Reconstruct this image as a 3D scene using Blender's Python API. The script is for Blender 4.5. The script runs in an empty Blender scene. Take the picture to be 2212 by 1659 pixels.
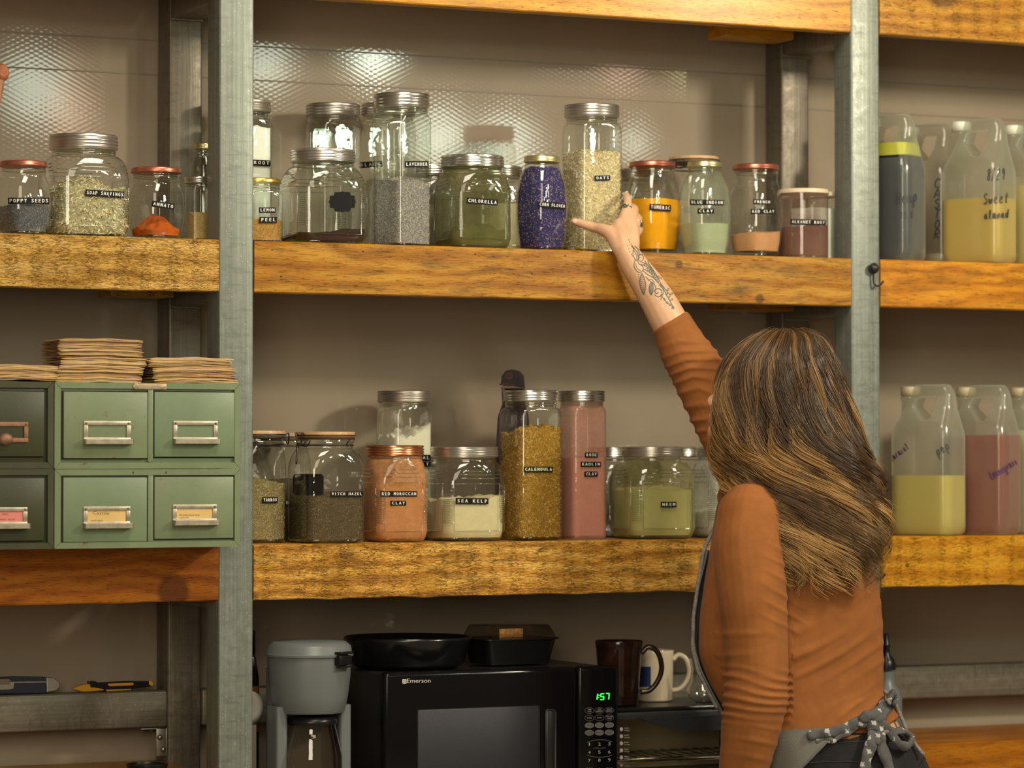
import bpy, bmesh, math, random
import numpy as np
from mathutils import Vector, Matrix, noise
from mathutils.bvhtree import BVHTree
rng = np.random.default_rng(7); random.seed(7)
sc = bpy.context.scene; COL = sc.collection
PI = math.pi
# ------------------------------------------------------------------ camera
W, H, F = 2212, 1659, 7018.0
YAW = math.atan(F/14900.0); PIT = math.atan(155.5/F); EYE = 1.40; Z0 = 6.71
FH = Vector((math.sin(YAW), math.cos(YAW), 0)); RH = Vector((math.cos(YAW), -math.sin(YAW), 0))
T0 = (473-W/2)/F
CAM = -(FH*Z0 + RH*(T0*Z0)); CAM.z = EYE
FWD = Vector((FH.x*math.cos(PIT), FH.y*math.cos(PIT), math.sin(PIT))).normalized()
UP = RH.cross(FWD).normalized()
cd = bpy.data.cameras.new('camera'); co = bpy.data.objects.new('camera', cd); COL.objects.link(co)
cd.sensor_width = 36; cd.lens = 36*F/W; cd.clip_end = 100
co.matrix_world = Matrix(((RH.x, UP.x, -FWD.x, CAM.x), (RH.y, UP.y, -FWD.y, CAM.y), (RH.z, UP.z, -FWD.z, CAM.z), (0, 0, 0, 1)))
cd.dof.use_dof = True; cd.dof.focus_distance = 6.76; cd.dof.aperture_fstop = 3.4
sc.camera = co
def ray(px, py): return FWD + RH*((px-W/2)/F) + UP*((H/2-py)/F)
def P(px, py, Y):                       # pixel to the point on the plane Y=const
    d = ray(px, py); return CAM + d*((Y-CAM.y)/d.y)
def Q(px, py, z):                       # pixel to the point at camera depth z
    return CAM + ray(px, py)*z
def proj(p):
    v = Vector(p)-CAM; z = v.dot(FWD); return W/2+F*v.dot(RH)/z, H/2-F*v.dot(UP)/z, z
# ------------------------------------------------------------------ world, exposure, lamps
sc.view_settings.view_transform = 'Standard'; sc.view_settings.look = 'None'
sc.view_settings.gamma = 1; sc.view_settings.use_curve_mapping = False
sc.view_settings.exposure = 0.30
try: sc.cycles.transparent_max_bounces = 40
except Exception: pass
w = bpy.data.worlds.new('room_light'); sc.world = w; w.use_nodes = True
bgn = w.node_tree.nodes['Background']; bgn.inputs[0].default_value = (.60, .46, .27, 1); bgn.inputs[1].default_value = .19
WALLY = .395
def lamp(px, py, dist, col, power, rad):   # a ceiling bulb, where the shiny wall mirrors it at (px, py)
    p = P(px, py, WALLY); d = (p-CAM).normalized(); d.y = -d.y
    l = bpy.data.lights.new('bulb_light', 'POINT'); l.energy = power*.82; l.color = col; l.shadow_soft_size = rad
    o = bpy.data.objects.new('bulb_light', l); COL.objects.link(o); o.location = p+d*dist
WARM = (1, .80, .50); COOL = (.86, 1, .80)
lamp(790, 10, 4.2, COOL, 15, .075); lamp(806, 125, 4.0, COOL, 14, .065); lamp(1222, 38, 4.4, COOL, 15, .075)
lamp(945, 300, 4.6, COOL, 15, .10); lamp(1092, 320, 5.0, COOL, 16, .10); lamp(1368, 310, 3.4, COOL, 3, .05)
lamp(1345, 130, 4.6, (1, .62, .45), 5, .07); lamp(1492, 125, 4.4, (1, .95, .45), 4, .07)
lamp(70, 190, 4.2, COOL, 12, .11); lamp(150, 245, 4.6, (1, .7, .5), 5, .08); lamp(570, 140, 4.4, COOL, 10, .09)
def area(loc, target, size, power, col, sy=None):
    l = bpy.data.lights.new('ceiling_or_fill_light', 'AREA'); l.energy = power; l.color = col; l.size = size
    if sy: l.shape = 'RECTANGLE'; l.size_y = sy
    o = bpy.data.objects.new('ceiling_or_fill_light', l); COL.objects.link(o); o.location = loc
    o.rotation_euler = (Vector(target)-Vector(loc)).to_track_quat('-Z', 'Y').to_euler()
area((2.6, -2.6, 2.95), (.9, .2, 1.3), .30, 56, (1, .86, .64))
area((-2.6, -5.6, 2.1), (.6, .3, 1.5), 1.6, 62, (1, .87, .66))  # soft fill added from the camera side, not a fixture of the room
area((.2, -1.5, 3.5), (.8, .1, 1.0), .9, 32, (1, .91, .72))
area((-1.0, -4.5, 3.4), (.6, .2, 1.6), 1.8, 36, (1, .88, .66))  # broad fill from above, added to soften the contrast
# ------------------------------------------------------------------ node helpers
def new_mat(name):
    m = bpy.data.materials.new(name); m.use_nodes = True; nt = m.node_tree
    return m, nt, nt.nodes['Principled BSDF']
def N(nt, t, **kw):
    n = nt.nodes.new(t)
    for k, v in kw.items():
        if k in ('inp',):
            for a, b in v.items(): n.inputs[a].default_value = b
        else: setattr(n, k, v)
    return n
def L(nt, a, b): nt.links.new(a, b)
def ramp(nt, fac, stops):
    r = N(nt, 'ShaderNodeValToRGB'); e = r.color_ramp.elements
    while len(e) < len(stops): e.new(.5)
    for k, (p, c) in enumerate(stops): e[k].position = p; e[k].color = (c[0], c[1], c[2], 1)
    L(nt, fac, r.inputs[0]); return r.outputs[0]
def mapped(nt, scale, loc=(0, 0, 0), coord='Object', rot=(0, 0, 0)):
    t = N(nt, 'ShaderNodeTexCoord'); m = N(nt, 'ShaderNodeMapping')
    m.inputs['Location'].default_value = loc; m.inputs['Scale'].default_value = scale; m.inputs['Rotation'].default_value = rot
    L(nt, t.outputs[coord], m.inputs[0]); return m.outputs[0]
def noi(nt, vec, scale, detail=4, rough=.55, dist=0):
    n = N(nt, 'ShaderNodeTexNoise'); n.inputs['Scale'].default_value = scale; n.inputs['Detail'].default_value = detail
    n.inputs['Roughness'].default_value = rough; n.inputs['Distortion'].default_value = dist
    L(nt, vec, n.inputs['Vector']); return n.outputs['Fac']
def mixc(nt, fac, a, b, mode='MIX'):
    m = N(nt, 'ShaderNodeMix', data_type='RGBA', blend_type=mode)
    for s, v in ((0, fac), (6, a), (7, b)):
        if isinstance(v, (int, float)): m.inputs[s].default_value = v
        elif isinstance(v, tuple): m.inputs[s].default_value = (v[0], v[1], v[2], 1)
        else: L(nt, v, m.inputs[s])
    return m.outputs[2]
def math_(nt, op, a, b=0.0, c=0.0):
    m = N(nt, 'ShaderNodeMath', operation=op)
    for s, v in enumerate((a, b, c)):
        if isinstance(v, (int, float)): m.inputs[s].default_value = v
        else: L(nt, v, m.inputs[s])
    return m.outputs[0]
def bump(nt, b, hgt, dist, strength=1.0):
    n = N(nt, 'ShaderNodeBump'); n.inputs['Strength'].default_value = strength; n.inputs['Distance'].default_value = dist
    L(nt, hgt, n.inputs['Height']); L(nt, n.outputs[0], b.inputs['Normal'])
MATS = {}
def simple(name, col, rough=.5, metal=0, bumpy=0, bscale=300, var=.0, spec=.5, coat=0, emit=None, trans=0):
    if name in MATS: return MATS[name]
    m, nt, b = new_mat(name)
    b.inputs['Roughness'].default_value = rough; b.inputs['Metallic'].default_value = metal
    b.inputs['Specular IOR Level'].default_value = spec; b.inputs['Coat Weight'].default_value = coat
    b.inputs['Transmission Weight'].default_value = trans
    v = mapped(nt, (1, 1, 1))
    if var:
        f = noi(nt, v, bscale*.3, 5)
        c = ramp(nt, f, [(.3, tuple(x*(1-var) for x in col)), (.7, tuple(min(1, x*(1+var)) for x in col))]); L(nt, c, b.inputs['Base Color'])
    else: b.inputs['Base Color'].default_value = (*col, 1)
    if bumpy: bump(nt, b, noi(nt, v, bscale, 3), bumpy)
    if emit: b.inputs['Emission Color'].default_value = (*emit[0], 1); b.inputs['Emission Strength'].default_value = emit[1]
    MATS[name] = m; return m
def wood(name, light, mid, dark, seed, sawn=.0, blue=.35, knots=(), rough=.38, stain=(.085, .052, .012)):
    light, mid, dark = [(x[0]*(.8 if seed == 2 else .9), x[1]*(.76 if seed == 2 else .86), x[2]*(1.0 if seed in (1, 5) else .45 if seed < 20 else 1)) for x in (light, mid, dark)]
    m, nt, b = new_mat(name)
    sd = (seed*3.7, seed*1.3, seed*2.1)
    v = mapped(nt, (1, 1, 1), sd)
    f1 = noi(nt, mapped(nt, (1.6, 9, 9), sd), 2.2, 5, .6, .6)
    wv = N(nt, 'ShaderNodeTexWave', wave_type='BANDS', bands_direction='Z'); L(nt, mapped(nt, (.35, 1, 1), sd), wv.inputs['Vector'])
    wv.inputs['Scale'].default_value = 9; wv.inputs['Distortion'].default_value = 9; wv.inputs['Detail'].default_value = 4; wv.inputs['Detail Scale'].default_value = 1.3
    g = noi(nt, mapped(nt, (4, 60, 90), sd), 4, 4, .6)
    mix = math_(nt, 'ADD', math_(nt, 'MULTIPLY', f1, .62), math_(nt, 'ADD', math_(nt, 'MULTIPLY', wv.outputs['Fac'], .22), math_(nt, 'MULTIPLY', g, .2)))
    c = ramp(nt, mix, [(.28, dark), (.5, mid), (.72, light)])
    st = ramp(nt, noi(nt, mapped(nt, (2.2, 6, 11), tuple(s+5 for s in sd)), 2.6, 7, .68, 1.2), [(.50, (0, 0, 0)), (.68, (1, 1, 1))])
    c = mixc(nt, math_(nt, 'MULTIPLY', st, blue), c, stain)
    flt = ramp(nt, noi(nt, mapped(nt, (14, 80, 200), sd), 3, 5, .7), [(.58, (0, 0, 0)), (.70, (1, 1, 1))])
    c = mixc(nt, math_(nt, 'MULTIPLY', flt, .35+sawn*.3), c, tuple(x*.22 for x in mid))
    hgt = math_(nt, 'ADD', math_(nt, 'MULTIPLY', g, .35), math_(nt, 'MULTIPLY', flt, -.5))
    if sawn:
        sw = N(nt, 'ShaderNodeTexWave', wave_type='BANDS', bands_direction='X'); L(nt, mapped(nt, (1, .2, .1), sd, rot=(0, .12, 0)), sw.inputs['Vector'])
        sw.inputs['Scale'].default_value = 5.5; sw.inputs['Distortion'].default_value = 6.0; sw.inputs['Detail'].default_value = 3; sw.inputs['Detail Scale'].default_value = 3
        torn = noi(nt, mapped(nt, (30, 60, 160), sd), 2.2, 6, .75, 1.6)
        tr = math_(nt, 'MULTIPLY', ramp(nt, torn, [(.52, (0, 0, 0)), (.60, (1, 1, 1))]), ramp(nt, sw.outputs['Fac'], [(.35, (.25, .25, .25)), (.95, (1, 1, 1))]))
        c = mixc(nt, math_(nt, 'MULTIPLY', tr, .6*sawn), c, tuple(x*.22 for x in mid))
        
        hgt = math_(nt, 'ADD', hgt, math_(nt, 'ADD', math_(nt, 'MULTIPLY', tr, -1.2*sawn), math_(nt, 'MULTIPLY', sw.outputs['Fac'], .15*sawn)))
    for (kx, kz, kr) in knots:
        t = N(nt, 'ShaderNodeTexCoord'); mp = N(nt, 'ShaderNodeMapping'); mp.inputs['Location'].default_value = (-kx, 0, -kz)
        L(nt, t.outputs['Object'], mp.inputs[0]); mp2 = N(nt, 'ShaderNodeMapping'); mp2.inputs['Scale'].default_value = (1/kr, 0, 1/kr); L(nt, mp.outputs[0], mp2.inputs[0])
        dv = N(nt, 'ShaderNodeVectorMath', operation='LENGTH'); L(nt, mp2.outputs[0], dv.inputs[0])
        dd = math_(nt, 'MULTIPLY', math_(nt, 'ADD', dv.outputs['Value'], math_(nt, 'MULTIPLY', noi(nt, v, 40, 3), .5)), .5)
        c = mixc(nt, ramp(nt, dd, [(.5, (.85, .85, .85)), (.68, (0, 0, 0))]), c, tuple(x*.28 for x in mid))
        c = mixc(nt, ramp(nt, dd, [(.27, (.6, .6, .6)), (.48, (0, 0, 0))]), c, tuple(x*.6 for x in dark))
    L(nt, c, b.inputs['Base Color']); b.inputs['Roughness'].default_value = rough
    b.inputs['Coat Weight'].default_value = .12; b.inputs['Coat Roughness'].default_value = .2; b.inputs['Specular IOR Level'].default_value = .22
    bump(nt, b, hgt, .0012 if not sawn else .0022)
    return m
def steel(name, axis='Z', tint=(.215, .238, .208), metal=.35, stamp=True):
    m, nt, b = new_mat(name)
    s = {'Z': (60, 60, 1.2), 'X': (1.2, 60, 60)}[axis]
    f = noi(nt, mapped(nt, s), 2.2, 4, .6)
    g = noi(nt, mapped(nt, (1, 1, 1)), 46, 6, .7)
    dots = N(nt, 'ShaderNodeTexVoronoi'); dots.inputs['Scale'].default_value = 95; L(nt, mapped(nt, (1, 1, 1)), dots.inputs['Vector'])
    c = ramp(nt, math_(nt, 'ADD', math_(nt, 'MULTIPLY', f, .65), math_(nt, 'MULTIPLY', g, .35)), [(.3, tuple(x*.62 for x in tint)), (.55, tint), (.75, tuple(min(1, x*1.45) for x in tint))])
    c = mixc(nt, ramp(nt, dots.outputs['Distance'], [(.10, (.5, .5, .5)), (.16, (0, 0, 0))]), c, tuple(x*1.9 for x in tint))
    if stamp:
        sb = noi(nt, mapped(nt, (8, 8, 55) if axis == 'Z' else (55, 8, 8)), 1.8, 2, .4)
        mk = noi(nt, mapped(nt, (14, 14, 1) if axis == 'Z' else (1, 14, 14)), 1.4, 1)
        c = mixc(nt, math_(nt, 'MULTIPLY', ramp(nt, sb, [(.56, (0, 0, 0)), (.62, (.24, .24, .24))]), ramp(nt, mk, [(.45, (0, 0, 0)), (.55, (1, 1, 1))])), c, tuple(x*.3 for x in tint))
    L(nt, c, b.inputs['Base Color']); b.inputs['Metallic'].default_value = metal
    L(nt, ramp(nt, g, [(.3, (.34,)*3), (.7, (.55,)*3)]), b.inputs['Roughness'])
    bump(nt, b, math_(nt, 'ADD', math_(nt, 'MULTIPLY', f, .4), math_(nt, 'MULTIPLY', g, .4)), .0008)
    return m
def thin_glass(name, tint=(.955, .975, .955), edge=(.46, .55, .49), dust=None, rough=.015, spec=1.0):
    if name in MATS: return MATS[name]
    m = bpy.data.materials.new(name); m.use_nodes = True; nt = m.node_tree; nt.nodes.clear()
    out = N(nt, 'ShaderNodeOutputMaterial'); tr = N(nt, 'ShaderNodeBsdfTransparent'); gl = N(nt, 'ShaderNodeBsdfGlossy')
    lw = N(nt, 'ShaderNodeLayerWeight'); lw.inputs[0].default_value = .5
    L(nt, ramp(nt, lw.outputs['Facing'], [(.0, tint), (.62, tuple(t*.97 for t in tint)), (.84, tuple((t+e)/2 for t, e in zip(tint, edge))), (.97, edge)]), tr.inputs[0])
    gl.inputs['Roughness'].default_value = rough; gl.inputs['Color'].default_value = (1, 1, 1, 1)
    fr = math_(nt, 'MULTIPLY_ADD', math_(nt, 'POWER', lw.outputs['Facing'], 4.5), .85, .045)
    bp = N(nt, 'ShaderNodeBump'); bp.inputs['Distance'].default_value = .0007; bp.inputs['Strength'].default_value = .4
    L(nt, noi(nt, mapped(nt, (1, 1, 1)), 38, 2), bp.inputs['Height']); L(nt, bp.outputs[0], gl.inputs['Normal'])
    mx = N(nt, 'ShaderNodeMixShader'); L(nt, math_(nt, 'MINIMUM', math_(nt, 'MULTIPLY', fr, 1.5*spec), .9), mx.inputs[0]); L(nt, tr.outputs[0], mx.inputs[1]); L(nt, gl.outputs[0], mx.inputs[2])
    res = mx
    if dust:
        df = N(nt, 'ShaderNodeBsdfDiffuse'); df.inputs[0].default_value = (*dust[0], 1); m2 = N(nt, 'ShaderNodeMixShader')
        L(nt, ramp(nt, noi(nt, mapped(nt, (1, 1, 1)), dust[2], 6, .7), [(.35, (dust[1]*.5,)*3), (.65, (min(1, dust[1]*1.5),)*3)]), m2.inputs[0])
        L(nt, mx.outputs[0], m2.inputs[1]); L(nt, df.outputs[0], m2.inputs[2]); res = m2
    L(nt, res.outputs[0], out.inputs[0]); MATS[name] = m; return m
def powder(name, col, var=.18, scale=60, grain=.0006, speck=None, rough=.95):
    if name in MATS: return MATS[name]
    m, nt, b = new_mat(name); v = mapped(nt, (1, 1, 1))
    f = noi(nt, v, scale, 8, .65)
    c = ramp(nt, f, [(.3, tuple(x*(1-var) for x in col)), (.7, tuple(min(1, x*(1+var*.6)) for x in col))])
    if speck: c = mixc(nt, ramp(nt, noi(nt, v, speck[2], 5, .8), [(speck[1], (0, 0, 0)), (speck[1]+.05, (.8, .8, .8))]), c, speck[0])
    L(nt, c, b.inputs['Base Color']); b.inputs['Roughness'].default_value = rough; b.inputs['Specular IOR Level'].default_value = .2
    bump(nt, b, noi(nt, v, 500, 4), grain); MATS[name] = m; return m
def grain_mat(name, stops, rough=.7):
    if name in MATS: return MATS[name]
    m, nt, b = new_mat(name); a = N(nt, 'ShaderNodeAttribute', attribute_name='tone')
    c = ramp(nt, a.outputs['Fac'], stops); L(nt, c, b.inputs['Base Color']); b.inputs['Roughness'].default_value = rough
    b.inputs['Specular IOR Level'].default_value = .3; MATS[name] = m; return m
# ------------------------------------------------------------------ mesh helpers
def link(o, parent=None):
    COL.objects.link(o)
    if parent: o.parent = parent
    return o
def thing(name, label, cat, loc=(0, 0, 0), rz=0, group=None, kind=None):
    o = bpy.data.objects.new(name, None); COL.objects.link(o); o.location = loc; o.rotation_euler = (0, 0, rz)
    o.empty_display_size = .02; o['label'] = label; o['category'] = cat
    if group: o['group'] = group
    if kind: o['kind'] = kind
    return o
def tag(o, label, cat, group=None, kind=None):
    o['label'] = label; o['category'] = cat
    if group: o['group'] = group
    if kind: o['kind'] = kind
    return o
def mk(name, vf, mat, parent=None, smooth=True, angle=None, label=None, loc=None, kind=None):
    me = bpy.data.meshes.new(name)
    v, f = vf
    me.from_pydata([tuple(p) for p in v], [], [tuple(q) for q in f])
    if mat: me.materials.append(mat)
    me.update()
    if smooth:
        me.shade_smooth()
        if angle: 
            try: me.set_sharp_from_angle(angle=math.radians(angle))
            except Exception: pass
    o = bpy.data.objects.new(name, me); link(o, parent)
    if loc is not None: o.location = loc
    if label: o['label'] = label
    if kind: o['kind'] = kind
    return o
def join(*vfs):
    V, Fc = [], []
    for v, f in vfs:
        n = len(V); V += [tuple(p) for p in v]; Fc += [tuple(i+n for i in q) for q in f]
    return V, Fc
def xf(vf, M):
    return [tuple(M @ Vector(p)) for p in vf[0]], vf[1]
def mv(vf, x=0, y=0, z=0): return [(p[0]+x, p[1]+y, p[2]+z) for p in vf[0]], vf[1]
def rings(rs, cap0=True, cap1=True, closed=False):
    n = len(rs[0]); V = [tuple(p) for r in rs for p in r]; Fc = []
    m = len(rs)
    for i in range(m-1 if not closed else m):
        a, b = i*n, ((i+1) % m)*n
        for j in range(n):
            k = (j+1) % n; Fc.append((a+j, a+k, b+k, b+j))
    if not closed:
        if cap0: Fc.append(tuple(range(n-1, -1, -1)))
        if cap1: Fc.append(tuple(range((m-1)*n, m*n)))
    return V, Fc
def lathe(prof, n=40, cap0=True, cap1=True):
    return rings([[(r*math.cos(2*PI*j/n), r*math.sin(2*PI*j/n), z) for j in range(n)] for r, z in prof], cap0, cap1)
def box(x0, x1, y0, y1, z0, z1, bev=0, seg=2):
    if not bev:
        v = [(x0, y0, z0), (x1, y0, z0), (x1, y1, z0), (x0, y1, z0), (x0, y0, z1), (x1, y0, z1), (x1, y1, z1), (x0, y1, z1)]
        return v, [(3, 2, 1, 0), (4, 5, 6, 7), (0, 1, 5, 4), (1, 2, 6, 5), (2, 3, 7, 6), (3, 0, 4, 7)]
    bm = bmesh.new(); bmesh.ops.create_cube(bm, size=1)
    for q in bm.verts: q.co = ((x0+x1)/2+q.co.x*(x1-x0), (y0+y1)/2+q.co.y*(y1-y0), (z0+z1)/2+q.co.z*(z1-z0))
    bmesh.ops.bevel(bm, geom=bm.edges[:], offset=bev, segments=seg, affect='EDGES', profile=.5)
    bm.verts.index_update(); r = [tuple(q.co) for q in bm.verts], [tuple(q.index for q in f.verts) for f in bm.faces]; bm.free(); return r
def catmull(pts, k=6, closed=False):
    p = [np.array(q, float) for q in pts]; n = len(p); out = []
    if n < 3: return [p[0]+(p[-1]-p[0])*t/k for t in range(k+1)]
    rng_ = range(n if closed else n-1)
    for i in rng_:
        a = p[(i-1) % n] if closed or i > 0 else 2*p[0]-p[1]; b = p[i]; c = p[(i+1) % n]
        d = p[(i+2) % n] if closed or i < n-2 else 2*p[-1]-p[-2]
        for s in range(k):
            t = s/k; out.append(.5*((2*b)+(-a+c)*t+(2*a-5*b+4*c-d)*t*t+(-a+3*b-3*c+d)*t**3))
    if not closed: out.append(p[-1])
    return out
def tube(pts, r, n=8, smooth=6, closed=False, flat=1.0, up=None, ends=False):
    """pts are (x,y,z) or (x,y,z,r)"""
    q = [tuple(p)+((r,) if len(p) == 3 else ()) for p in pts]
    s = catmull(q, smooth, closed) if smooth else [np.array(a, float) for a in q]
    C = [a[:3] for a in s]; R = [a[3] for a in s]; rs = []; m = len(C)
    nrm = None
    for i in range(m):
        t = C[(i+1) % m]-C[i-1] if closed else C[min(i+1, m-1)]-C[max(i-1, 0)]
        t = t/(np.linalg.norm(t)+1e-12)
        if nrm is None:
            u = np.array(up if up is not None else (0, 0, 1.0)); 
            if abs(u@t) > .95: u = np.array((0, 1.0, 0)) if up is None else u+np.array((.3, .2, .1))
            nrm = u-(u@t)*t
        else: nrm = nrm-(nrm@t)*t
        nrm = nrm/(np.linalg.norm(nrm)+1e-12); bn = np.cross(t, nrm)
        rs.append([C[i]+R[i]*(math.cos(2*PI*j/n)*nrm*flat+math.sin(2*PI*j/n)*bn) for j in range(n)])
    if ends and not closed:
        pre = []; post = []
        t0 = C[1]-C[0]; t0 = t0/np.linalg.norm(t0); t1 = C[-1]-C[-2]; t1 = t1/np.linalg.norm(t1)
        for a in (.15, .45, .8):
            th = PI/2*(1-a)
            pre.append([C[0]-t0*R[0]*math.sin(th)+(np.array(p)-C[0])*math.cos(th) for p in rs[0]])
            post.insert(0, [C[-1]+t1*R[-1]*math.sin(th)+(np.array(p)-C[-1])*math.cos(th) for p in rs[-1]])
        rs = pre+rs+post
    return rings(rs, closed=closed)
def ellip(c, r, M=None, n=20, m=12):
    rs = []
    for i in range(1, m):
        th = PI*i/m; rs.append([(r[0]*math.sin(th)*math.cos(2*PI*j/n), r[1]*math.sin(th)*math.sin(2*PI*j/n), -r[2]*math.cos(th)) for j in range(n)])
    V, Fc = rings(rs, False, False); b = len(V); V += [(0, 0, -r[2]), (0, 0, r[2])]
    for j in range(n): k = (j+1) % n; Fc += [(b, k, j), (b+1, (m-2)*n+j, (m-2)*n+k)]
    if M is not None: V = [tuple(M @ Vector(p)) for p in V]
    return [(p[0]+c[0], p[1]+c[1], p[2]+c[2]) for p in V], Fc
def prism(poly, y0, y1):        # polygon in x,z extruded along y
    n = len(poly); v = [(a, y0, b) for a, b in poly]+[(a, y1, b) for a, b in poly]
    return v, [tuple(range(n)), tuple(range(2*n-1, n-1, -1))]+[((j+1) % n, j, j+n, (j+1) % n+n) for j in range(n)]
def frame_(x0, x1, z0, z1, t, y0, y1, bev=0):
    return join(box(x0, x1, y0, y1, z1-t, z1, bev), box(x0, x1, y0, y1, z0, z0+t, bev), box(x0, x0+t, y0, y1, z0+t, z1-t, bev), box(x1-t, x1, y0, y1, z0+t, z1-t, bev))
def remesh(vfs, voxel, smooth=3, cuts=None):
    v, f = join(*vfs); me = bpy.data.meshes.new('tmp'); me.from_pydata(v, [], f); me.update()
    o = bpy.data.objects.new('tmp', me); COL.objects.link(o); hole = None
    if cuts:
        hm = bpy.data.meshes.new('cut'); hm.from_pydata(cuts[0], [], cuts[1]); hole = bpy.data.objects.new('cut', hm); COL.objects.link(hole)
    a = o.modifiers.new('r', 'REMESH'); a.mode = 'VOXEL'; a.voxel_size = voxel
    if hole: c = o.modifiers.new('b', 'BOOLEAN'); c.operation = 'DIFFERENCE'; c.object = hole; c2 = o.modifiers.new('r2', 'REMESH'); c2.mode = 'VOXEL'; c2.voxel_size = voxel
    if smooth: s = o.modifiers.new('s', 'SMOOTH'); s.factor = .5; s.iterations = smooth
    dg = bpy.context.evaluated_depsgraph_get(); dg.update()
    res = bpy.data.meshes.new_from_object(o.evaluated_get(dg))
    for q in (o, hole):
        if q: d = q.data; bpy.data.objects.remove(q); bpy.data.meshes.remove(d)
    return res
def mesh_obj(name, me, mat, parent=None, label=None, base=None):
    me.materials.clear(); me.materials.append(mat); me.shade_smooth(); me.name = name
    if base is not None: me.transform(Matrix.Translation(-Vector(base)))
    o = bpy.data.objects.new(name, me); link(o, parent)
    if label: o['label'] = label
    return o
def wmat(o):
    M = Matrix.Translation(o.location) @ o.rotation_euler.to_matrix().to_4x4()
    return wmat(o.parent) @ M if o.parent else M
def bvh(*objs):
    V, Fc = [], []
    for o in objs:
        M = wmat(o); n = len(V)
        V += [M @ v.co for v in o.data.vertices]; Fc += [[i+n for i in p.vertices] for p in o.data.polygons]
    return BVHTree.FromPolygons(V, Fc)
def hit(tree, px, py, off=.0006):
    d = ray(px, py).normalized(); loc, nr, _, _ = tree.ray_cast(CAM, d)
    if loc is None: return None
    if nr.dot(d) > 0: nr = -nr
    return loc+nr*off
def decal(name, tree, polys, mat, parent, off=.0006, sub=None, label=None, kind=None):
    """polygons drawn in pixels, laid onto the surface they stand on; given as (verts, faces)"""
    V, Fc = polys; Mi = wmat(parent).inverted() if parent else Matrix.Identity(4); out = []; ok = []
    last = None
    for (x, y) in V:
        h = hit(tree, x, y, off); ok.append(h is not None)
        if h is None: h = last if last is not None else Vector((0, 0, 0))
        else: last = h
        out.append(Mi @ h)
    Fc = [f for f in Fc if all(ok[i] for i in f)]
    # drop faces that bridge a jump in depth
    Fc = [f for f in Fc if max((out[f[0]]-out[i]).length for i in f) < .03+.0012*max(abs(V[f[0]][0]-V[i][0])+abs(V[f[0]][1]-V[i][1]) for i in f)]
    if not Fc: return None
    return mk(name, (out, Fc), mat, parent, smooth=False, label=label, kind=kind)
def ribbon2(line, wd, k=5, taper=False):     # smooth 2-D stroke as quads
    s = catmull([(a, b, 0) for a, b in line], k) if len(line) > 2 else [np.array((a, b, 0.)) for a, b in line]
    V = []; m = len(s)
    for i, p in enumerate(s):
        t = s[min(i+1, m-1)]-s[max(i-1, 0)]; t = t/(np.linalg.norm(t)+1e-9); h = wd/2*(1 if not taper else max(.25, math.sin(PI*min(1, (i+.3)/m))))
        V += [(p[0]-t[1]*h, p[1]+t[0]*h), (p[0]+t[1]*h, p[1]-t[0]*h)]
    return V, [(2*i, 2*i+1, 2*i+3, 2*i+2) for i in range(m-1)]
_fonts = {}
def glyphs(s, size=1.0, spacing=1.0):
    """flat text as 2-D mesh centred on the origin"""
    key = (s, size, spacing)
    if key in _fonts: return _fonts[key]
    c = bpy.data.curves.new('txt', 'FONT'); c.body = s; c.size = size; c.align_x = 'CENTER'; c.align_y = 'CENTER'; c.space_character = spacing; c.resolution_u = 2
    o = bpy.data.objects.new('txt', c); COL.objects.link(o); dg = bpy.context.evaluated_depsgraph_get(); dg.update()
    me = bpy.data.meshes.new_from_object(o.evaluated_get(dg))
    r = [(v.co.x, v.co.y) for v in me.vertices], [tuple(p.vertices) for p in me.polygons]
    bpy.data.objects.remove(o); bpy.data.curves.remove(c); bpy.data.meshes.remove(me); _fonts[key] = r; return r
def text_px(s, x0, y0, x1, y1, size, mono=True, bold=0):
    """text set along the pixel line (x0,y0)-(x1,y1)"""
    L_ = math.hypot(x1-x0, y1-y0); ux, uy = (x1-x0)/L_, (y1-y0)/L_; V, Fc = [], []
    if mono:
        n = len(s)
        for i, ch in enumerate(s):
            if ch == ' ': continue
            gv, gf = glyphs(ch, 1.0); w_ = max(a for a, b in gv)-min(a for a, b in gv); cx = (max(a for a, b in gv)+min(a for a, b in gv))/2
            cy = .0
            kx = size*min(1.0, .62*L_/n/size/max(w_, .2)) if w_ > .2 else size
            at = L_*(i+.5)/n; b0 = len(V)
            jit = 0
            for dx in ((0, bold) if bold else (0,)):
                b0 = len(V)
                V += [(x0+ux*(at+(a-cx)*kx+dx)+uy*b*size, y0+uy*(at+(a-cx)*kx)-ux*(b+cy)*size) for a, b in gv]; Fc += [tuple(j+b0 for j in f) for f in gf]
    else:
        gv, gf = glyphs(s, size); xm = max(a for a, b in gv)-min(a for a, b in gv); k = L_/xm; cx = (max(a for a, b in gv)+min(a for a, b in gv))/2
        V = [(x0+ux*(L_/2+(a-cx)*k)+uy*b, y0+uy*(L_/2+(a-cx)*k)-ux*b) for a, b in gv]; Fc = gf
    return V, Fc
def quad_px(x0, y0, x1, y1, h, n=10):
    L_ = math.hypot(x1-x0, y1-y0); nx, ny = -(y1-y0)/L_, (x1-x0)/L_; V = []
    for i in range(n+1):
        t = i/n; cx, cy = x0+(x1-x0)*t, y0+(y1-y0)*t; V += [(cx-nx*h/2, cy-ny*h/2), (cx+nx*h/2, cy+ny*h/2)]
    return V, [(2*i, 2*i+2, 2*i+3, 2*i+1) for i in range(n)]
TAPE = simple('black_tape', (.006, .006, .007), .55, spec=.15); EMB = simple('white_letter', (.75, .73, .68), .5)
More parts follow.
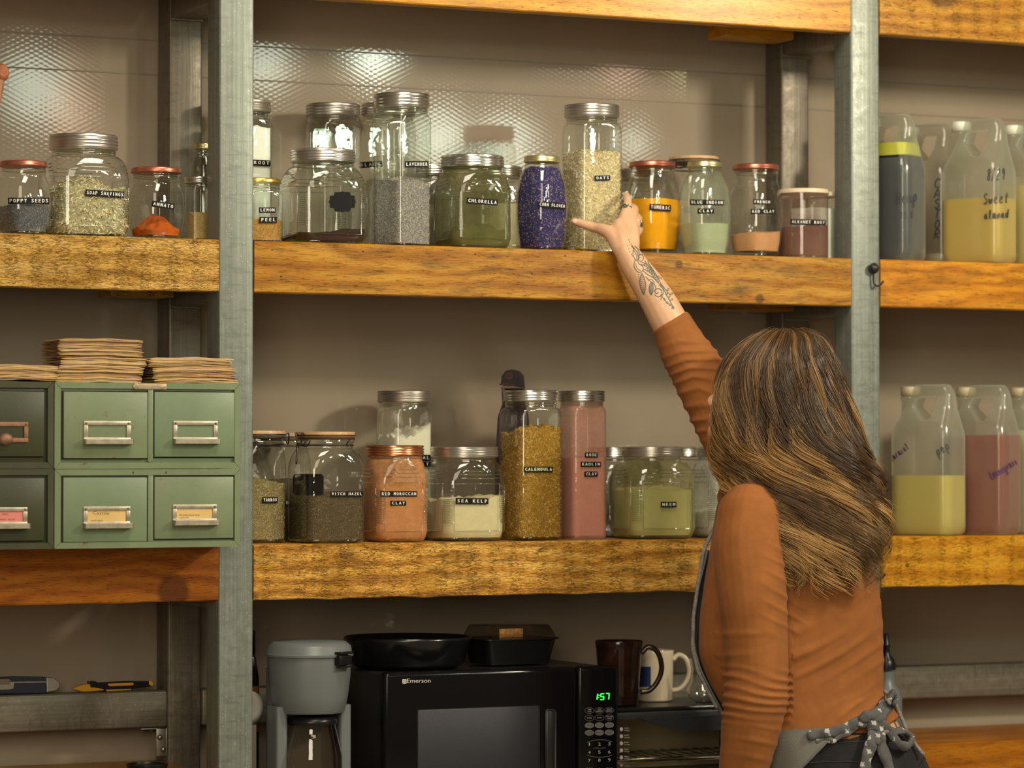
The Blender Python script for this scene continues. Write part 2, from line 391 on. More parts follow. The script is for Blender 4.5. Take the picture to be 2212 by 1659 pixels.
def tape(parent, tree, s, x0, y0, x1, y1, h=13, cut=False):
    t = decal('label_tape', tree, quad_px(x0, y0, x1, y1, h), TAPE, parent, .0007)
    if t is None: return
    V, Fc = text_px(s, x0+2, y0, x1-2, y1, h*.78, True, .7)
    l = decal('lettering', tree, (V, Fc), EMB, None, .0012)
    if l:
        l.parent = t; M = (wmat(t)).inverted(); l.data.transform(M)
# ------------------------------------------------------------------ structure
def wall_mat():
    m, nt, b = new_mat('ribbed_plastic_wall')
    t = mapped(nt, (1, 1, 1)); sp = N(nt, 'ShaderNodeSeparateXYZ'); L(nt, t, sp.inputs[0])
    warp = noi(nt, t, 6, 2)
    a = math_(nt, 'ADD', math_(nt, 'MULTIPLY', sp.outputs[0], 2*PI/.021), math_(nt, 'MULTIPLY', warp, 2.5)); z = math_(nt, 'ADD', math_(nt, 'MULTIPLY', sp.outputs[2], 2*PI/.0105), math_(nt, 'MULTIPLY', warp, 2))
    h1 = math_(nt, 'SINE', math_(nt, 'ADD', a, z)); h2 = math_(nt, 'SINE', math_(nt, 'SUBTRACT', a, z))
    pk = math_(nt, 'MULTIPLY', math_(nt, 'ADD', math_(nt, 'ADD', h1, h2), 2), .25)
    und = noi(nt, mapped(nt, (1, 1, 3)), 3, 3)
    fine = noi(nt, mapped(nt, (60, 1, 230)), 1, 2)
    hgt = math_(nt, 'ADD', math_(nt, 'MULTIPLY', pk, .17), math_(nt, 'ADD', math_(nt, 'MULTIPLY', und, .7), math_(nt, 'MULTIPLY', fine, .05)))
    bump(nt, b, hgt, .00022)
    c = ramp(nt, noi(nt, t, 2.2, 4), [(.3, (.29, .236, .178)), (.7, (.335, .28, .21))])
    L(nt, c, b.inputs['Base Color']); b.inputs['Roughness'].default_value = .075; b.inputs['Specular IOR Level'].default_value = .24
    return m
wl = mk('wall_back', box(-2.6, 4.6, WALLY, WALLY+.1, -.08, 3.6), wall_mat(), None, False); wl['kind'] = 'structure'
wl['label'] = 'pale quilted plastic sheet wall behind the steel shelving'
fl = mk('floor', box(-6, 7, -8, WALLY+.1, -.18, -.08), simple('concrete_floor', (.30, .26, .21), .5, 0, .001, 12, .25), smooth=False); fl['kind'] = 'structure'
wm = simple('wall_seam', (.23, .19, .14), .5)
for y in (95, 168):
    a, b = P(548, y+5, WALLY), P(548, y+5, WALLY); zz = a.z
    s = mk('trim_seam', box(-2.6, 4.5, WALLY-.0015, WALLY+.001, zz-.0015, zz+.0015, .0005), wm); s['kind'] = 'structure'
# steel frames
SZ = simple; ST = steel('galvanised_steel'); STD = steel('galvanised_steel_brown', 'Z', (.17, .145, .11), .35); STX = steel('galvanised_rail', 'X', (.20, .18, .14), .4)  # rear posts and cross bars get a darker, browner tint
TW = .0762
def tubebox(x0, x1, y0, y1, z0, z1): return box(x0, x1, y0, y1, z0, z1, .0055, 3)
XL, XR = 0.0, P(1839, 600, 0).x
XP = [XL-1.24-TW, XL, XR, XR+TW+1.24]
lefts = {0: 'at the left end', 1: 'beside the green cabinet', 2: 'by the oil jugs', 3: 'beyond the jugs'}
SHELF = {'top': (2.362+.115, .115), 'upper': (1.8475, .108), 'lower': (1.2155, .1145), 'bench': (.742, .107)}
RY = .314
for i, x in enumerate(XP):
    t = thing('shelf_upright', ['galvanised steel tube ladder frame out of view beyond the dark olive cabinets', 'galvanised steel tube ladder frame standing beside the green card cabinets', 'galvanised steel tube ladder frame standing between jars and oil jugs', 'galvanised steel tube ladder frame out of view beyond the oil jugs'][i], 'frame', (x, 0, 0))
    mk('front_post', tubebox(0, TW, 0, TW, -.079, 3.3), ST, t)
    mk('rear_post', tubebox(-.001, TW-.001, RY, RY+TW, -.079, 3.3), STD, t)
    for k, (zt, hh) in SHELF.items():
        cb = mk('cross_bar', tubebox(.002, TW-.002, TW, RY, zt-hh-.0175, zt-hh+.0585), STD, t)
        wb = [(.004+.0715*j/22, RY-.002+.001*random.random(), zt-hh-.0175-.0015+.002*random.random(), .0035+.0015*random.random()) for j in range(23)]
        mk('weld_bead', tube(wb, .004, 6, 1), STX, cb)
    if i == 1:
        for za, zb in ((.76, 1.08), (1.225, 1.72), (1.86, 2.34)):
            mk('spacer_strip', box(TW+.001, TW+.009, RY+.03, RY+.05, za, zb, .002), STD, t)
# timbers
Yl = (.62, .34, .045); O = (.60, .27, .03)
WD = {
 ('upper', 0): wood('varnished_pine_sawn', (.74, .48, .12), (.62, .36, .065), (.30, .15, .02), 1, 1.0, .25),
 ('upper', 1): wood('varnished_pine_honey', (.58, .31, .06), (.44, .19, .024), (.27, .10, .010), 2, .0, .8, [(1.00, .083, .010), (1.205, .012, .012), (.72, .095, .003)]),
 ('upper', 2): wood('varnished_pine_gold', (.66, .31, .04), (.54, .21, .02), (.28, .10, .01), 3, .0, .5),
 ('lower', 0): wood('varnished_pine_rust', (.42, .15, .016), (.33, .095, .010), (.20, .05, .006), 4, .0, .15, [(1.142, .022, .036)]),
 ('lower', 1): wood('varnished_pine_rough', (.86, .52, .10), (.66, .32, .04), (.26, .11, .02), 5, .9, .75),
 ('lower', 2): wood('varnished_pine_amber', (.72, .38, .05), (.60, .27, .025), (.40, .15, .012), 6, .45, .25, [(.07, .05, .006)]),
 ('top', 1): wood('varnished_pine_light', (.66, .36, .045), (.58, .27, .022), (.36, .14, .014), 7, .0, .3, [(1.13, .10, .014), (1.20, .085, .008)]),
 ('top', 0): wood('varnished_pine_top', (.66, .36, .045), (.58, .27, .022), (.36, .14, .014), 8),
 ('top', 2): wood('varnished_pine_ringed', (.60, .32, .06), (.50, .22, .03), (.30, .12, .02), 9, .2, .4, [(.17, .115, .05)]),
 ('bench', 0): wood('bench_pine_warm', (.52, .26, .03), (.45, .19, .02), (.28, .10, .01), 10),
 ('bench', 1): wood('bench_pine_dark', (.42, .20, .03), (.33, .13, .02), (.18, .07, .01), 11),
 ('bench', 2): wood('bench_pine_red', (.45, .19, .02), (.38, .13, .012), (.24, .07, .008), 12)}
bays = [(-1.24, 0.0), (TW, XR), (XR+TW, XR+TW+1.24)]
blab = {('upper', 0): 'rough-sawn yellow pine shelf carrying the soap shavings jar', ('upper', 1): 'long smooth honey-brown pine shelf under the hand and oats jar',
 ('upper', 2): 'golden pine shelf under the dark and castor oil jugs', ('lower', 0): 'rusty red-brown pine shelf with big knot under the green cabinets',
 ('lower', 1): 'rough yellow pine shelf streaked grey under calendula and sea kelp jars', ('lower', 2): 'amber pine shelf with curly grain under the peppermint jug',
 ('top', 0): 'pine shelf out of view above the soap shavings jar', ('top', 1): 'bright yellow pine shelf crossing the picture above the jars', ('top', 2): 'ring-grained pine shelf with a dark knot above the oil jugs',
 ('bench', 0): 'pine bench shelf below the two knives', ('bench', 1): 'dark pine bench shelf carrying microwave and coffee maker', ('bench', 2): 'reddish pine bench shelf at the lowest right corner'}
for (lv, bi), wmt in WD.items():
    x0, x1 = bays[bi]; zt, hh = SHELF[lv]
    if (lv, bi) == ('bench', 1): zt = .668
    t = thing('timber_shelf', blab[(lv, bi)], 'shelf', (x0, 0, zt-hh))
    n = 60; th = .042; Wd = x1-x0; rs = []
    for i in range(n+1):
        x = .0008+(Wd-.0016)*i/n; e = .0016 if ('upper', 0) == (lv, bi) or lv == 'lower' else .0006
        nz = lambda q: e*noise.noise(Vector((x*14, q*3.1, bi*7+zt*5)))
        b0, b1, b2, b3 = nz(1)*1.5, nz(2), nz(3), nz(4)
        c = .0025
        rs.append([(x, -.001+c+b0*.3, b0), (x, -.001+b1*.4, c+b1), (x, -.001+b2*.4, hh-c), (x, -.001+c, hh), (x, th-c, hh), (x, th, hh-c), (x, th, c), (x, th-c, b0)])
    mk('front_beam', rings([r[::-1] for r in rs]), wmt, t, True, 35)
    for k in range(2):
        y0 = th+.001+k*.172; w_ = min(y0+.170, WALLY-.004)
        ends = [(0.0008, Wd-.0008)]
        mk('deck_board', box(TW*0+.0008 if bi else .0008, Wd-.0008, y0, w_, hh-.042, hh, .002), wmt, t, False)
    if bi == 1 and lv != 'bench' or bi == 0 and lv == 'upper':
        mk('batten', box(Wd-.215 if bi else Wd-.17, Wd-.035 if bi else Wd-.03, RY-.12, RY-.03, hh-.042-.07, hh-.0425, .003), wmt, t, False)
    if lv in ('upper', 'lower') and bi < 2:
        nh = [(.04, .09), (.245, .092), (.505, .093), (.06, .035), (.64, .055), (1.08, .09)] if lv == 'upper' and bi else [(.04, .1), (.24, .1), (.40, .098), (.56, .1), (1.0, .03)]
        for k, (a, b) in enumerate(nh[:5]):
            mk('nail', ellip((a, -.0012, b), (.0022, .0009, .0014), None, 8, 6), simple('dark_nail', (.02, .015, .01), .6), t)
# rear rails between the rear posts
for bi, (lab) in enumerate(['galvanised steel rail carrying the two utility knives', 'galvanised steel rail hidden behind the microwave and mugs', 'blurred galvanised steel rail behind the grey bottle']):
    x0, x1 = bays[bi]; zt = P(300, 1493, RY).z
    t = thing('steel_rail', lab, 'rail', ((x0 if bi else x0), RY, zt-.079))
    mk('rail_tube', tubebox(.001, x1-x0-.001, 0, .05, 0, .079), STX, t)
    if bi == 0:
        bx = x1-x0
        mk('angle_bracket', join(box(bx-.026, bx-.0035, .0, .003, -.062, -.001, .001), box(bx-.0045, bx-.0015, 0, .04, -.062, -.001, .001), box(bx-.06, bx-.002, 0, .04, -.004, -.001, .001)), simple('zinc_bracket', (.45, .42, .36), .35, .8), t)
        for dx, dz in ((-.019, -.021), (-.0115, -.047)):
            bo = mk('bolt', join(xf(lathe([(.0065, 0), (.0065, .0015), (.0052, .002), (.0052, .005), (.0035, .007), (.0012, .0075)], 14), Matrix.Translation((bx+dx, -.0005, dz)) @ Matrix.Rotation(PI/2, 4, 'X'))), simple('bolt_steel', (.5, .48, .44), .25, .9), t)
        for dx in (-.052, -.030):
            mk('bolt', mv(lathe([(.003, -.009), (.0055, -.0085), (.0055, -.0045), (.0075, -.004)], 10), bx+dx, .018, 0), simple('bolt_steel', (.5, .48, .44), .25, .9), t)
# ------------------------------------------------------------------ jars
def sell(phi, h, n):
    return h/(abs(math.cos(phi))**n+abs(math.sin(phi))**n)**(1/n)
def dens_phi(n): 
    return [2*PI*j/n for j in range(n)]
def body_rings(h, Hb, rn, kind, hn, inset=0.0, z0=0.0, z1=None, seg=80, nz=26):
    """outline rings of a jar body: half width h, height to the neck Hb, neck radius rn, neck height hn"""
    rs = []
    def at(z):
        t = z/Hb
        if kind == 'tall':
            zs = 1-(.085 if Hb > .25 else .13) ; n = 9
            hh = h*(1-.06*max(0, 1-t/.03)**2)
            if t > zs: u = (t-zs)/(1-zs); D = rn+(h*1.36-rn)*math.sqrt(max(0, 1-min(1, u*.995)**2.2))
            else: D = h*1.36
            return hh, n, D
        if kind == 'wide':
            n = 4.6; rb, rt_ = .16, .26
            hh = h
            if t < rb: hh = h*(.80+.20*math.sqrt(1-(1-t/rb)**2))
            if t > 1-rt_: u = (t-1+rt_)/rt_; hh = rn+(h-rn)*math.sqrt(max(0, 1-u**2.2)); n = 4.6-2.6*u
            return hh, n, 9
        if kind == 'bail':
            n = 6; rb, rt_ = .07, .24; hh = h
            if t < rb: hh = h*(.9+.1*math.sqrt(1-(1-t/rb)**2))
            if t > 1-rt_: u = (t-1+rt_)/rt_; hh = rn+(h-rn)*math.sqrt(max(0, 1-u**2)); n = 6-4*u
            return hh, n, 9
        if kind == 'sauce':       # tapered preserve jar, widest at mid height
            k = [(0, .80), (.04, .85), (.2, .94), (.42, 1.0), (.58, .995), (.72, .96), (.84, .90), (.93, .84), (1, max(.7, rn/h))]
            for (a, b), (c, d) in zip(k, k[1:]):
                if t <= c+1e-9: u = (t-a)/(c-a); u = u*u*(3-2*u)*.4+u*.6; f = b+(d-b)*u; break
            n = 3.2 if t < .8 else 3.2-1.2*(t-.8)/.2
            return h*f, max(2, n), 9
        if kind == 'round':
            k = [(0, .86), (.04, .97), (.08, 1), (.74, 1), (.86, .95), (.95, .84), (1, rn/h)]
            for (a, b), (c, d) in zip(k, k[1:]):
                if t <= c+1e-9: u = (t-a)/(c-a); f = b+(d-b)*u; break
            return h*f, 2, 9
        if kind == 'drum': return h*(1-.04*max(0, 1-t/.04)), 2, 9
    z1 = z1 if z1 is not None else Hb
    zs = []
    if kind == 'tall': base = [0, .006, .015, .03]+list(np.linspace(.06, .84, 6))+list(np.linspace(.86, 1, 16))
    elif kind in('wide', 'bail'): base = list(np.linspace(0, .18, 9))+list(np.linspace(.24, .7, 5))+list(1-.27*(1-np.linspace(0, 1, 14)**.6)**1.0)
    else: base = list(np.linspace(0, 1, 26))
    for t in sorted(set(round(b, 5) for b in base)):
        z = t*Hb
        if z < z0-1e-6 or z > z1+1e-6: continue
        zs.append(z)
    if not zs or zs[0] > z0+1e-4: zs = [z0]+zs
    if zs[-1] < z1-1e-4: zs.append(z1)
    for z in zs:
        hh, n, D = at(min(z, Hb)); r = []
        for ph in dens_phi(seg):
            q = sell(ph, max(.003, hh-inset), n); d = D-inset
            if d < q*1.5:
                k = 14; q = (q**-k+d**-k)**(-1/k)
            r.append((q*math.cos(ph), q*math.sin(ph), z))
        rs.append(r)
    return rs
def circ(r, z, n): return [(r*math.cos(a), r*math.sin(a), z) for a in dens_phi(n)]
LIDM = {'tin': simple('tin_lid', (.56, .53, .49), .3, .9), 'steel': simple('steel_lid', (.62, .61, .57), .24, .95), 'dark': simple('grey_lid', (.42, .39, .34), .38, .85),
        'copper': simple('copper_lid', (.62, .27, .13), .25, .9), 'rose': simple('rose_lid', (.50, .17, .11), .3, .75), 'gold': simple('gold_lid', (.72, .52, .13), .25, .9),
        'brass': simple('pale_gold_lid', (.60, .55, .30), .32, .85)}
def lid_mesh(style, r, hgt):
    if style == 'screw':      # ridged screw band
        p = [(r*.90, 0), (r*.985, .0)]
        nrib = 3
        for k in range(nrib):
            z = hgt*(.04+.23*k)
            p += [(r*.985, z), (r*1.012, z+hgt*.06), (r*1.012, z+hgt*.12), (r*.985, z+hgt*.19)]
        p += [(r*.975, hgt*.78), (r*1.0, hgt*.82), (r*1.0, hgt*.95), (r*.975, hgt), (r*.93, hgt*1.0), (r*.9, hgt*.95), (.0005, hgt*.95)]
        return lathe(p, 64)
    if style == 'knurl':
        p = [(r*.9, 0), (r*1.0, 0), (r*1.01, hgt*.12), (r*.975, hgt*.2), (r*.975, hgt*.3), (r*1.0, hgt*.38), (r*.975, hgt*.46), (r*.97, hgt*.5)]
        v, f = lathe(p+[(r*.97, hgt*.55), (r*.99, hgt*.6), (r*.99, hgt*.93), (r*.96, hgt), (r*.9, hgt), (r*.88, hgt*.96), (.0005, hgt*.96)], 96)
        v = [((x*(1.012 if (i//1) % 2 else 1.0), y*(1.012 if (i//1) % 2 else 1.0), z) if hgt*.58 < z < hgt*.95 else (x, y, z)) for i, (x, y, z) in enumerate(v)]
        return v, f
    if style == 'twist':      # low pressed lid
        return lathe([(r*.93, 0), (r*.985, 0), (r*1.01, hgt*.10), (r*1.01, hgt*.2), (r*.985, hgt*.3), (r*.985, hgt*.72), (r*.965, hgt*.92), (r*.93, hgt), (r*.84, hgt*.99), (r*.8, hgt*.9), (.0005, hgt*.9)], 56)
GLASS = thin_glass('clear_jar_glass'); GLASS2 = thin_glass('greenish_jar_glass', (.93, .965, .935), (.34, .46, .41))
EMBG = thin_glass('embossed_glass', (.80, .84, .80), (.38, .44, .40), spec=2.6)
BASEG = thin_glass('thick_base_glass', (.70, .80, .76), (.22, .32, .30), spec=1.6)
WOODLID = wood('pale_wood_lid', (.70, .52, .30), (.62, .42, .21), (.48, .30, .13), 21, 0, .05, rough=.55)
WIRE = simple('dark_clamp_wire', (.07, .055, .05), .35, .8)
def scatter(name, parent, base, n, size, mat, seed=1, lift=.3, align=None, jit=.25, tone=None):
    """thousands of little grains lying on the surface base=(verts, faces), joined"""
    r = np.random.default_rng(seed); V = np.array(base[0]); T = []
    for f in base[1]:
        for k in range(1, len(f)-1): T.append((f[0], f[k], f[k+1]))
    T = np.array(T); A, B, C_ = V[T[:, 0]], V[T[:, 1]], V[T[:, 2]]; nr = np.cross(B-A, C_-A); ar = np.linalg.norm(nr, axis=1)
    pr = ar/ar.sum(); nr = nr/(ar[:, None]+1e-12); idx = r.choice(len(T), n, p=pr)
    u, v = r.random(n), r.random(n); s = u+v > 1; u[s], v[s] = 1-u[s], 1-v[s]
    p = A[idx]+(B-A)[idx]*u[:, None]+(C_-A)[idx]*v[:, None]; nn = nr[idx]+r.normal(0, jit, (n, 3)); nn /= np.linalg.norm(nn, axis=1)[:, None]
    d = r.normal(0, 1, (n, 3)); 
    d -= (d*nn).sum(1)[:, None]*nn; d /= np.linalg.norm(d, axis=1)[:, None]; e = np.cross(nn, d)
    l, w_, t = size; k = (r.random(n)*.7+.6)[:, None]; p = p+nr[idx]*(-t*lift)
    bend = nn*t*1.0*r.normal(0, 1, (n, 1))
    P0 = p-d*l/2*k+bend; P1 = p+e*w_/2; P2 = p+d*l/2*k+bend; P3 = p-e*w_/2; P4 = p+nn*t/2; 
    VV = np.stack([P0, P1, P2, P3, P4], 1).reshape(-1, 3); o = np.arange(n)*5
    FF = np.stack([np.stack([o+a, o+b, o+4], 1) for a, b in ((0, 3), (3, 2), (2, 1), (1, 0))], 1).reshape(-1, 3)
    me = bpy.data.meshes.new(name); me.vertices.add(len(VV)); me.vertices.foreach_set('co', VV.ravel()); me.loops.add(FF.size); me.loops.foreach_set('vertex_index', FF.ravel())
    me.polygons.add(len(FF)); me.polygons.foreach_set('loop_start', np.arange(len(FF))*3); me.update(calc_edges=True)
    a = me.attributes.new('tone', 'FLOAT', 'POINT'); tn = r.random(n) if tone is None else tone(p, r)
    a.data.foreach_set('value', np.repeat(tn, 5)); me.materials.append(mat); ob = bpy.data.objects.new(name, me); ob['kind'] = 'stuff'; return link(ob, parent)
def fill(parent, spec, mat, ztop, mound=None, inset=.0035, name='contents', grains=None, zb=.008, vary=.004, sd=0, tilt=0.0, label=None):
    h, Hb, rn, kind, hn = spec
    rs = body_rings(h, Hb, rn, kind, hn, inset, zb, ztop, 72); top = rs[-1]; R = []
    def surf(x, y):
        s = noise.noise(Vector((x*22+sd, y*22, sd*1.7)))*vary+noise.noise(Vector((x*70+sd, y*70, sd)))*vary*.45
        return ztop+s+tilt*x+(mound*(1-min(1, (x*x+y*y)/(h*h)))**1.5 if mound else 0)
    hi = [(x, y, surf(x, y)) for x, y, z in top]; rs[-1] = hi
    zmin = min(p[2] for p in hi); rs = [r for r in rs[:-1] if r[0][2] < zmin-.001]+[hi]
    for k in (.92, .78, .6, .42, .24, .08): rs.append([(x*k, y*k, surf(x*k, y*k)) for x, y, z in hi])
    vf = rings(rs); c = mk(name, vf, mat, parent, True, 50, label)
    if grains: scatter(grains[0], parent, vf, grains[1], grains[2], grains[3], 3+sd, **(grains[4] if len(grains) > 4 else {}))
    return c, vf
JAR = {}
def jar(key, label, x0, x1, ytop, Y, lv, kind, lid, lidpx, lidh, rot=0.0, neck=.0, glass=None, group='labelled glass storage jars', cat='jar', bare=False):
    """x0,x1 pixel span of the body; ytop pixel of the lid top; lidpx lid width in px"""
    cx = (x0+x1)/2; zt = SHELF[lv][0]; pt = P(cx, 829, Y); z = proj((pt.x, Y, zt+.08))[2]; s = F/z
    # world point straight on the shelf
    base = Vector((pt.x, Y, zt+.0005)); px, _, _ = proj(base); base.x += (cx-px)/s/math.cos(YAW)*.98
    vdir = math.atan2(base.y-CAM.y, base.x-CAM.x); Wd = (x1-x0)/s
    n = {'tall': 9, 'wide': 4.6, 'bail': 6, 'sauce': 3.2}.get(kind, 2)
    # support width of the superellipse across the view direction
    a = vdir-rot+PI/2; h = 1.0; wu = max(abs(sell(q, 1, n)*math.cos(q-a)) for q in np.linspace(0, 2*PI, 361)); h = Wd/2/wu
    lr = lidpx/s/2; Htop = (proj(base)[1]-ytop)/s*1.0-(lr*2*.10 if ytop < 600 else .0)*.5; 
    t = thing(key, label, cat, base, rot, group)
    hn = lidh+.004+neck; Hb = Htop-hn
    rn = lr*.93
    gm = glass or GLASS
    rs = body_rings(h, Hb, rn, kind, hn)
    ns = len(rs[0]); bot = [circ(.001, .004, ns), [(x*.8, y*.8, .004) for x, y, z in rs[0]], [(x*.93, y*.93, .0006) for x, y, z in rs[0]]]
    nk = []
    if kind != 'drum': nk = [circ(rn, Hb+.001, ns), circ(rn*.985, Hb+neck*.5+.001, ns), circ(rn*1.02, Hb+neck*.6+.0015, ns), circ(rn*.985, Hb+neck*.8+.002, ns), circ(rn*.985, Hb+hn-.003, ns)]
    g = mk('glass_body', rings(bot+rs+nk, True, False), gm, t, True, 60)
    if not bare: mk('glass_base', rings([[(x*.9, y*.9, .0012) for x, y, z in rs[0]], [(x*.985, y*.985, .004) for x, y, z in rs[1]], [(x*.97, y*.97, .0075) for x, y, z in rs[min(2, len(rs)-1)]]]), BASEG, t)
    zl = Hb+neck+.004
    if lid[0] == 'wood':
        v = mv(lathe([(.0005, 0), (lr*.97, 0), (lr, .0015), (lr, .0105), (lr*.985, .012), (.0005, .012)], 56), z=zl+.004); mk('wooden_lid', v, WOODLID, t, True, 40)
        mk('gasket', mv(lathe([(lr*.86, 0), (lr*.97, 0), (lr*.97, .004), (lr*.86, .004)], 40), z=zl), simple('dark_gasket', (.05, .03, .02), .6), t)
        wr = 1.5e-3; zr = Hb+neck*.4; ring_ = tube([(rn*1.02*math.cos(q), rn*1.02*math.sin(q), zr) for q in dens_phi(30)], wr, 6, 1, True)
        top_ = tube([(lr*1.02*math.cos(q), lr*1.02*math.sin(q), zl+.008) for q in dens_phi(30)], wr, 6, 1, True)
        A = lid[1]; ca, sa = math.cos(A), math.sin(A)
        def pt_(r_, z_, off=0): return (r_*ca-off*sa, r_*sa+off*ca, z_)
        lever = join(tube([pt_(lr*1.02, zl+.008, -.012), pt_(lr*1.16, zl+.013, -.011), pt_(lr*1.13, zl-.006, -.008), pt_(lr*1.22, zl-.02, 0), pt_(lr*1.13, zl-.006, .008), pt_(lr*1.16, zl+.013, .011), pt_(lr*1.02, zl+.008, .012)], wr, 6, 5),
                     tube([pt_(rn*1.02, zr, -.008), pt_(lr*1.10, zr+.004, -.007), pt_(lr*1.2, zl-.012, 0), pt_(lr*1.10, zr+.004, .007), pt_(rn*1.02, zr, .008)], wr, 6, 5),
                     tube([pt_(lr*1.2, zl-.014, 0), pt_(lr*1.24, zr-.012, .002), pt_(lr*1.30, zr-.04, .004)], wr*1.4, 6, 5)) if len(lid) > 2 and lid[2] else tube([pt_(lr*1.02, zl+.008, -.014), pt_(lr*1.18, zl+.010, -.012), pt_(lr*1.26, zl-.012, 0), pt_(lr*1.18, zl+.010, .012), pt_(lr*1.02, zl+.008, .014)], wr, 6, 5)
        back = tube([pt_(-lr*1.02, zl+.008, -.01), pt_(-lr*1.12, zl, -.009), pt_(-rn*1.06, zr, -.008), pt_(-rn*1.06, zr, .008), pt_(-lr*1.12, zl, .009), pt_(-lr*1.02, zl+.008, .01)], wr, 6, 5)
        mk('wire_clamp', join(ring_, top_, lever, back), WIRE, t)
    elif lid[0] == 'plain':
        mk('lid', mv(lathe([(lr*.9, 0), (lr*.98, 0), (lr, .001), (lr, lidh*.6), (lr*.98, lidh), (lr*.4, lidh*1.05), (.0005, lidh*1.05)], 56), z=Hb), lid[1], t, True, 40)
    else:
        mk('lid', mv(lid_mesh(lid[0], lr, lidh), z=zl), LIDM[lid[1]], t, True, 50)
        mk('thread', join(*[tube([(rn*1.0*math.cos(q), rn*1.0*math.sin(q), Hb+neck*k+.002) for q in dens_phi(32)], .0011, 6, 1, True) for k in (.25, .8)]) if neck > .006 else tube([(rn*math.cos(q), rn*math.sin(q), Hb+.003) for q in dens_phi(32)], .0011, 6, 1, True), EMBG, t)
    spec = (h, Hb, rn, kind, hn); JAR[key+'@'+label] = t
    def facerail():
        # raised rectangle, ladder marks and shoulder bars of the cracker-style jar
        out = []
        for fc in range(4):
            R_ = Matrix.Rotation(fc*PI/2, 4, 'Z'); hy = -h*.992
            a_ = h*.70; z0_, z1_ = Hb*.13, Hb*.72
            def srf(x, z):
                ph = math.atan2(-1, x/h) ; 
                k = (1-min(.98, abs(x/h))**4.6)**(1/4.6); return (x, -h*k-.0004, z)
            rc = [srf(x, z) for x, z in ((-a_, z0_), (-a_*.5, z0_), (0, z0_), (a_*.5, z0_), (a_, z0_), (a_, (z0_+z1_)/2), (a_, z1_), (a_*.5, z1_), (0, z1_), (-a_*.5, z1_), (-a_, z1_), (-a_, (z0_+z1_)/2))]
            out.append(xf(tube(rc, .0009, 6, 1, True), R_))
            for q in range(3):
                zz = Hb*(.79+.045*q); hw = h*(.62-.1*q); dd = h*(.0, .03, .10)[q] if False else 0
                tt = zz/Hb; u = max(0, (tt-.74)/.26); k = rn+(h-rn)*math.sqrt(max(0, 1-u**2.2)); nn = 4.6-2.6*u
                pts = []
                for xx in np.linspace(-hw, hw, 5): pts.append((xx, -k*(1-min(.97, abs(xx/k))**nn)**(1/nn)-.0004, zz))
                out.append(xf(tube(pts, .0010, 6, 1), R_))
            # ladder on the corner
            ph = PI/4; rr = sell(ph, h, 4.6)
            for q in range(16):
                zz = Hb*(.24+.026*q); pts = [(sell(ph+d, h, 4.6)*math.cos(ph+d)*1.002, sell(ph+d, h, 4.6)*math.sin(ph+d)*1.002, zz) for d in (-.12, -.06, 0, .06, .12)]
                out.append(xf(tube(pts, .0010, 5, 1), R_))
        mk('embossed_marks', join(*out), EMBG, t)
    if kind == 'wide': facerail()
    return t, g, spec, bvh(g), s
# content materials
C_OATS = grain_mat('oat_flakes', [(0, (.40, .29, .13)), (.3, (.68, .54, .30)), (.75, (.84, .71, .45)), (1, (.90, .80, .58))])
C_LAV = grain_mat('lavender_buds', [(0, (.12, .11, .14)), (.3, (.26, .24, .28)), (.55, (.46, .42, .38)), (.8, (.66, .60, .50)), (.93, (.6, .48, .22)), (1, (.75, .62, .3))])
C_CORN = grain_mat('cornflower_petals', [(0, (.02, .015, .07)), (.4, (.04, .035, .20)), (.72, (.09, .07, .33)), (.80, (.26, .18, .24)), (.9, (.6, .45, .25)), (1, (.75, .6, .35))])
C_CAL = grain_mat('calendula_petals', [(0, (.22, .10, .01)), (.35, (.48, .24, .02)), (.7, (.64, .36, .05)), (.9, (.72, .50, .16)), (1, (.6, .5, .3))])
C_YAR = grain_mat('yarrow_cut', [(0, (.12, .09, .03)), (.4, (.34, .27, .10)), (.75, (.52, .44, .20)), (1, (.70, .64, .40))])
C_WH = grain_mat('witch_hazel_cut', [(0, (.05, .035, .018)), (.5, (.13, .09, .045)), (.85, (.24, .18, .09)), (1, (.40, .33, .18))])
C_SOAP = grain_mat('soap_shavings_bits', [(0, (.22, .18, .09)), (.3, (.56, .48, .26)), (.7, (.80, .71, .46)), (.94, (.85, .78, .55)), (1, (.65, .28, .05))])
C_SEED = grain_mat('golden_seed', [(0, (.34, .20, .06)), (.5, (.60, .42, .17)), (1, (.78, .62, .34))])
C_PEEL = grain_mat('lemon_peel_bits', [(0, (.28, .12, .02)), (.5, (.50, .27, .06)), (1, (.68, .46, .16))])
C_POP = grain_mat('poppy_seed', [(0, (.08, .08, .09)), (.5, (.22, .22, .24)), (1, (.50, .50, .50))])
core = lambda n, c: powder(n, c, .3, 90)
UP_, LO = 'upper', 'lower'
